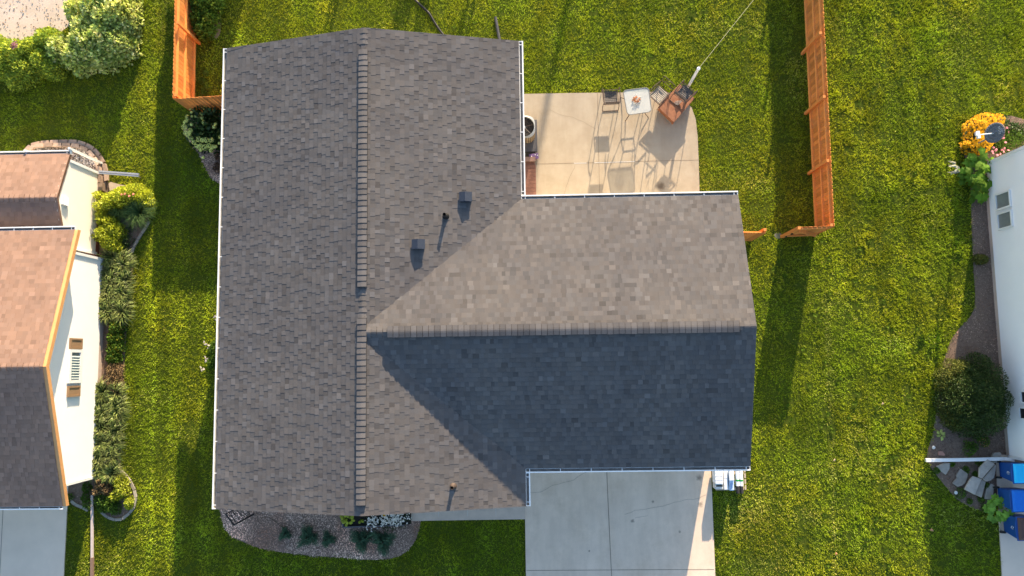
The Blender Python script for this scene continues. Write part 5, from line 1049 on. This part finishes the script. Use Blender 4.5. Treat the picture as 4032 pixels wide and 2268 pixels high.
# flagstones
M_flag = mat('flagstone', (.46, .41, .35), (.30, .27, .235), scale=5, rough=.9, bump=.6, bscale=25, tone=True)
def c4(pts, s=2.796, ox=3600, oy=1750): return [(ox+x/s, oy+y/s) for x, y in pts]
for (pts, z0, z1, lab) in (([(240, 240), (330, 205), (400, 205), (390, 270), (350, 335), (300, 300)], 0, .07, 'triangular grey flagstone nearest the lawn'), ([(425, 425), (470, 370), (465, 340), (510, 265), (590, 320), (590, 360), (560, 430), (525, 455), (480, 467)], 0, .08, 'ragged grey flagstone second from the lawn'),
    ([(555, 495), (620, 380), (650, 350), (745, 380), (670, 555)], .16, .24, 'large pale flagstone in the middle of the group'), ([(640, 540), (745, 385), (790, 410), (745, 585)], .06, .15, 'darker flagstone under the large pale one'), ([(715, 365), (720, 260), (810, 165), (890, 215), (850, 260), (750, 375)], .25, .34, 'pale flagstone on top of the stack by the downspout'),
    ([(755, 380), (895, 220), (908, 240), (880, 370), (840, 400), (800, 410)], .12, .24, 'long flagstone just right of the top pale one'), ([(850, 150), (880, 90), (950, 85), (962, 110), (920, 200), (880, 205)], .12, .22, 'rounded flagstone against the corner of the white house'), ([(775, 600), (800, 480), (850, 430), (885, 450), (865, 610)], 0, .11, 'weathered flagstone nearest the wheeled bins')):
    pz = [(lambda g: (g.x, g.y))(G(u, v, z1)) for u, v in c4(pts)]; b = MB(); b.cur = random.uniform(.85, 1.2) if z1 > .2 else random.uniform(.7, .95); b.slab(ccw(pz), z0+.01, z1)
    cx, cy = sum(p[0] for p in pz)/len(pz), sum(p[1] for p in pz)/len(pz); tag(b.build('flagstone', M_flag, base=(cx, cy, z0), bevel=.015), lab, 'stone', 'flagstones in the right bed')
b = MB(); pz = pxpoly(c4([(258, 78), (300, 72), (328, 105), (325, 122), (262, 118)])); b.slab(pz, .012, .06); tag(b.build('brick_piece', mat('pink_stone', (.42, .24, .19), rough=.9), base=(pz[0][0], pz[0][1], 0)), 'pinkish stone just above the white downspout', 'stone')
for (u, v, lab) in ((3677, 1762, 'small white garden light above the pinkish stone'), (3765, 1940, 'small white garden light at the lower edge of the soil bed')):
    p = G(u, v, .12); t = thing('garden_light', (p.x, p.y, 0), lab, 'garden light', 'small garden lights'); b = MB(); b.lathe((p.x, p.y, .10), [(.055, 0), (.06, .01), (.045, .035), (.0, .045)], 14); b.build('lamp_cap', mat('lamp_white', (.6, .62, .62), rough=.3), t); b = MB(); b.tube([(p.x, p.y, 0), (p.x, p.y, .11)], .012, 6); b.build('stake', M_black, t)
# a few fallen leaves and specks
def leaf(u, v, col, lab, s=.09):
    p = G(u, v, .05); b = MB(); bigleaf(b, p, (random.uniform(-1, 1), random.uniform(-1, 1), .2), s, s*.7, .2, 3); tag(b.build('fallen_leaf', mat('fallen_'+col[0], col[1], tone=True), base=(p.x, p.y, .03)), lab, 'leaf', 'fallen leaves')
leaf(3296, 2176, ('orange', (.5, .24, .12)), 'orange fallen leaf near the bottom edge of the right lawn'); leaf(3663, 2083, ('orange', (.5, .24, .12)), 'orange fallen leaf on the shadow edge by the right driveway', .12)
leaf(3480, 1585, ('tan', (.5, .38, .22)), 'tan fallen leaf in the middle of the right lawn'); leaf(3290, 1808, ('tan', (.5, .38, .22)), 'tan fallen leaf below the right fence shadow')
# dead tan plants by the left gutter
b = MB()
for (u, v) in ((805, 1354), (822, 1362), (795, 1450), (810, 1418), (848, 1252)):
    for k in range(4): p = G(u+random.gauss(0, 3), v+random.gauss(0, 3), .07); bigleaf(b, p, (random.uniform(-1, 1), random.uniform(-1, 1), .1), .1, .05, .1)
tag(b.build('dry_leaves', mat('pale_dry', (.50, .44, .38), rough=.9), base=(G(805, 1400).x, G(805, 1400).y, 0)), 'scattered pale dry leaves beside the left gutter', 'leaves', kind='stuff')

# ------------------------------------------------------------------ things just outside the frame that shade the lawn
def cast(u, v, h): g = G(u, v); return Vector((g.x+.812*h, g.y+3.882*h, 0))
M_shw = mat('shed_grey', (.35, .33, .30), rough=.8)
p = cast(984, 0, 2.7); q = cast(850, 420, 2.3); sh = thing('shade_shed', (q.x-1.3, q.y+1.3, 0), 'unseen grey shed added to shade the lawn by the left fence', 'shed')  # unseen box added to cast the shade beside the left fence
b = MB(); x1 = q.x+.25; b.box((x1-1.1, q.y+1.5, 1.1), (2.0, 2.8, 2.2)); b.build('wall', M_shw, sh); b = MB(); gable_deck(b, q.y+.02, q.y+3.0, x1-2.3, x1+.08, 2.2, 2.7, 'y'); b.build('roof', M_sh, sh)
py = 19.; ps = thing('shadow_posts', (-2.5, py, 0), 'unseen timber posts added to cast shadow bands on the back lawn', 'shadow posts')
def upright(u0, u1, hgt, v=60):
    g0, g1 = G(u0, v), G(u1, v); k = (py-g0.y)/3.882; w_ = g1.x-g0.x; b = MB(); b.box(((g0.x+g1.x)/2+.812*k, py, hgt/2), (w_, .12, hgt)); b.build('post', M_pal, ps)
for (u0, u1, hg) in ((1290, 1300, 3.4), (1308, 1322, 3.4), (1556, 1612, 3.5), (1640, 1668, 3.4), (1672, 1680, 3.2), (1818, 1836, 3.2), (1850, 1862, 3.2)): upright(u0, u1, hg)  # invented posts, sized to throw the dark bands across the back lawn
g0, g1 = G(2175, 300), G(2195, 300); k = 30./3.882; up = thing('utility_pole', (g0.x+.812*k, g0.y+30, 0), 'wooden utility pole far beyond the back lawn', 'pole'); b = MB(); b.tube([(g0.x+.812*k, g0.y+30, 0), (g0.x+.812*k, g0.y+30, 10.0)], .14, 12, .10); b.build('shaft', M_wood, up); b = MB(); b.box((g0.x+.812*k, g0.y+30, 9.4), (.10, 1.6, .1)); b.build('crossarm', M_wood, up)
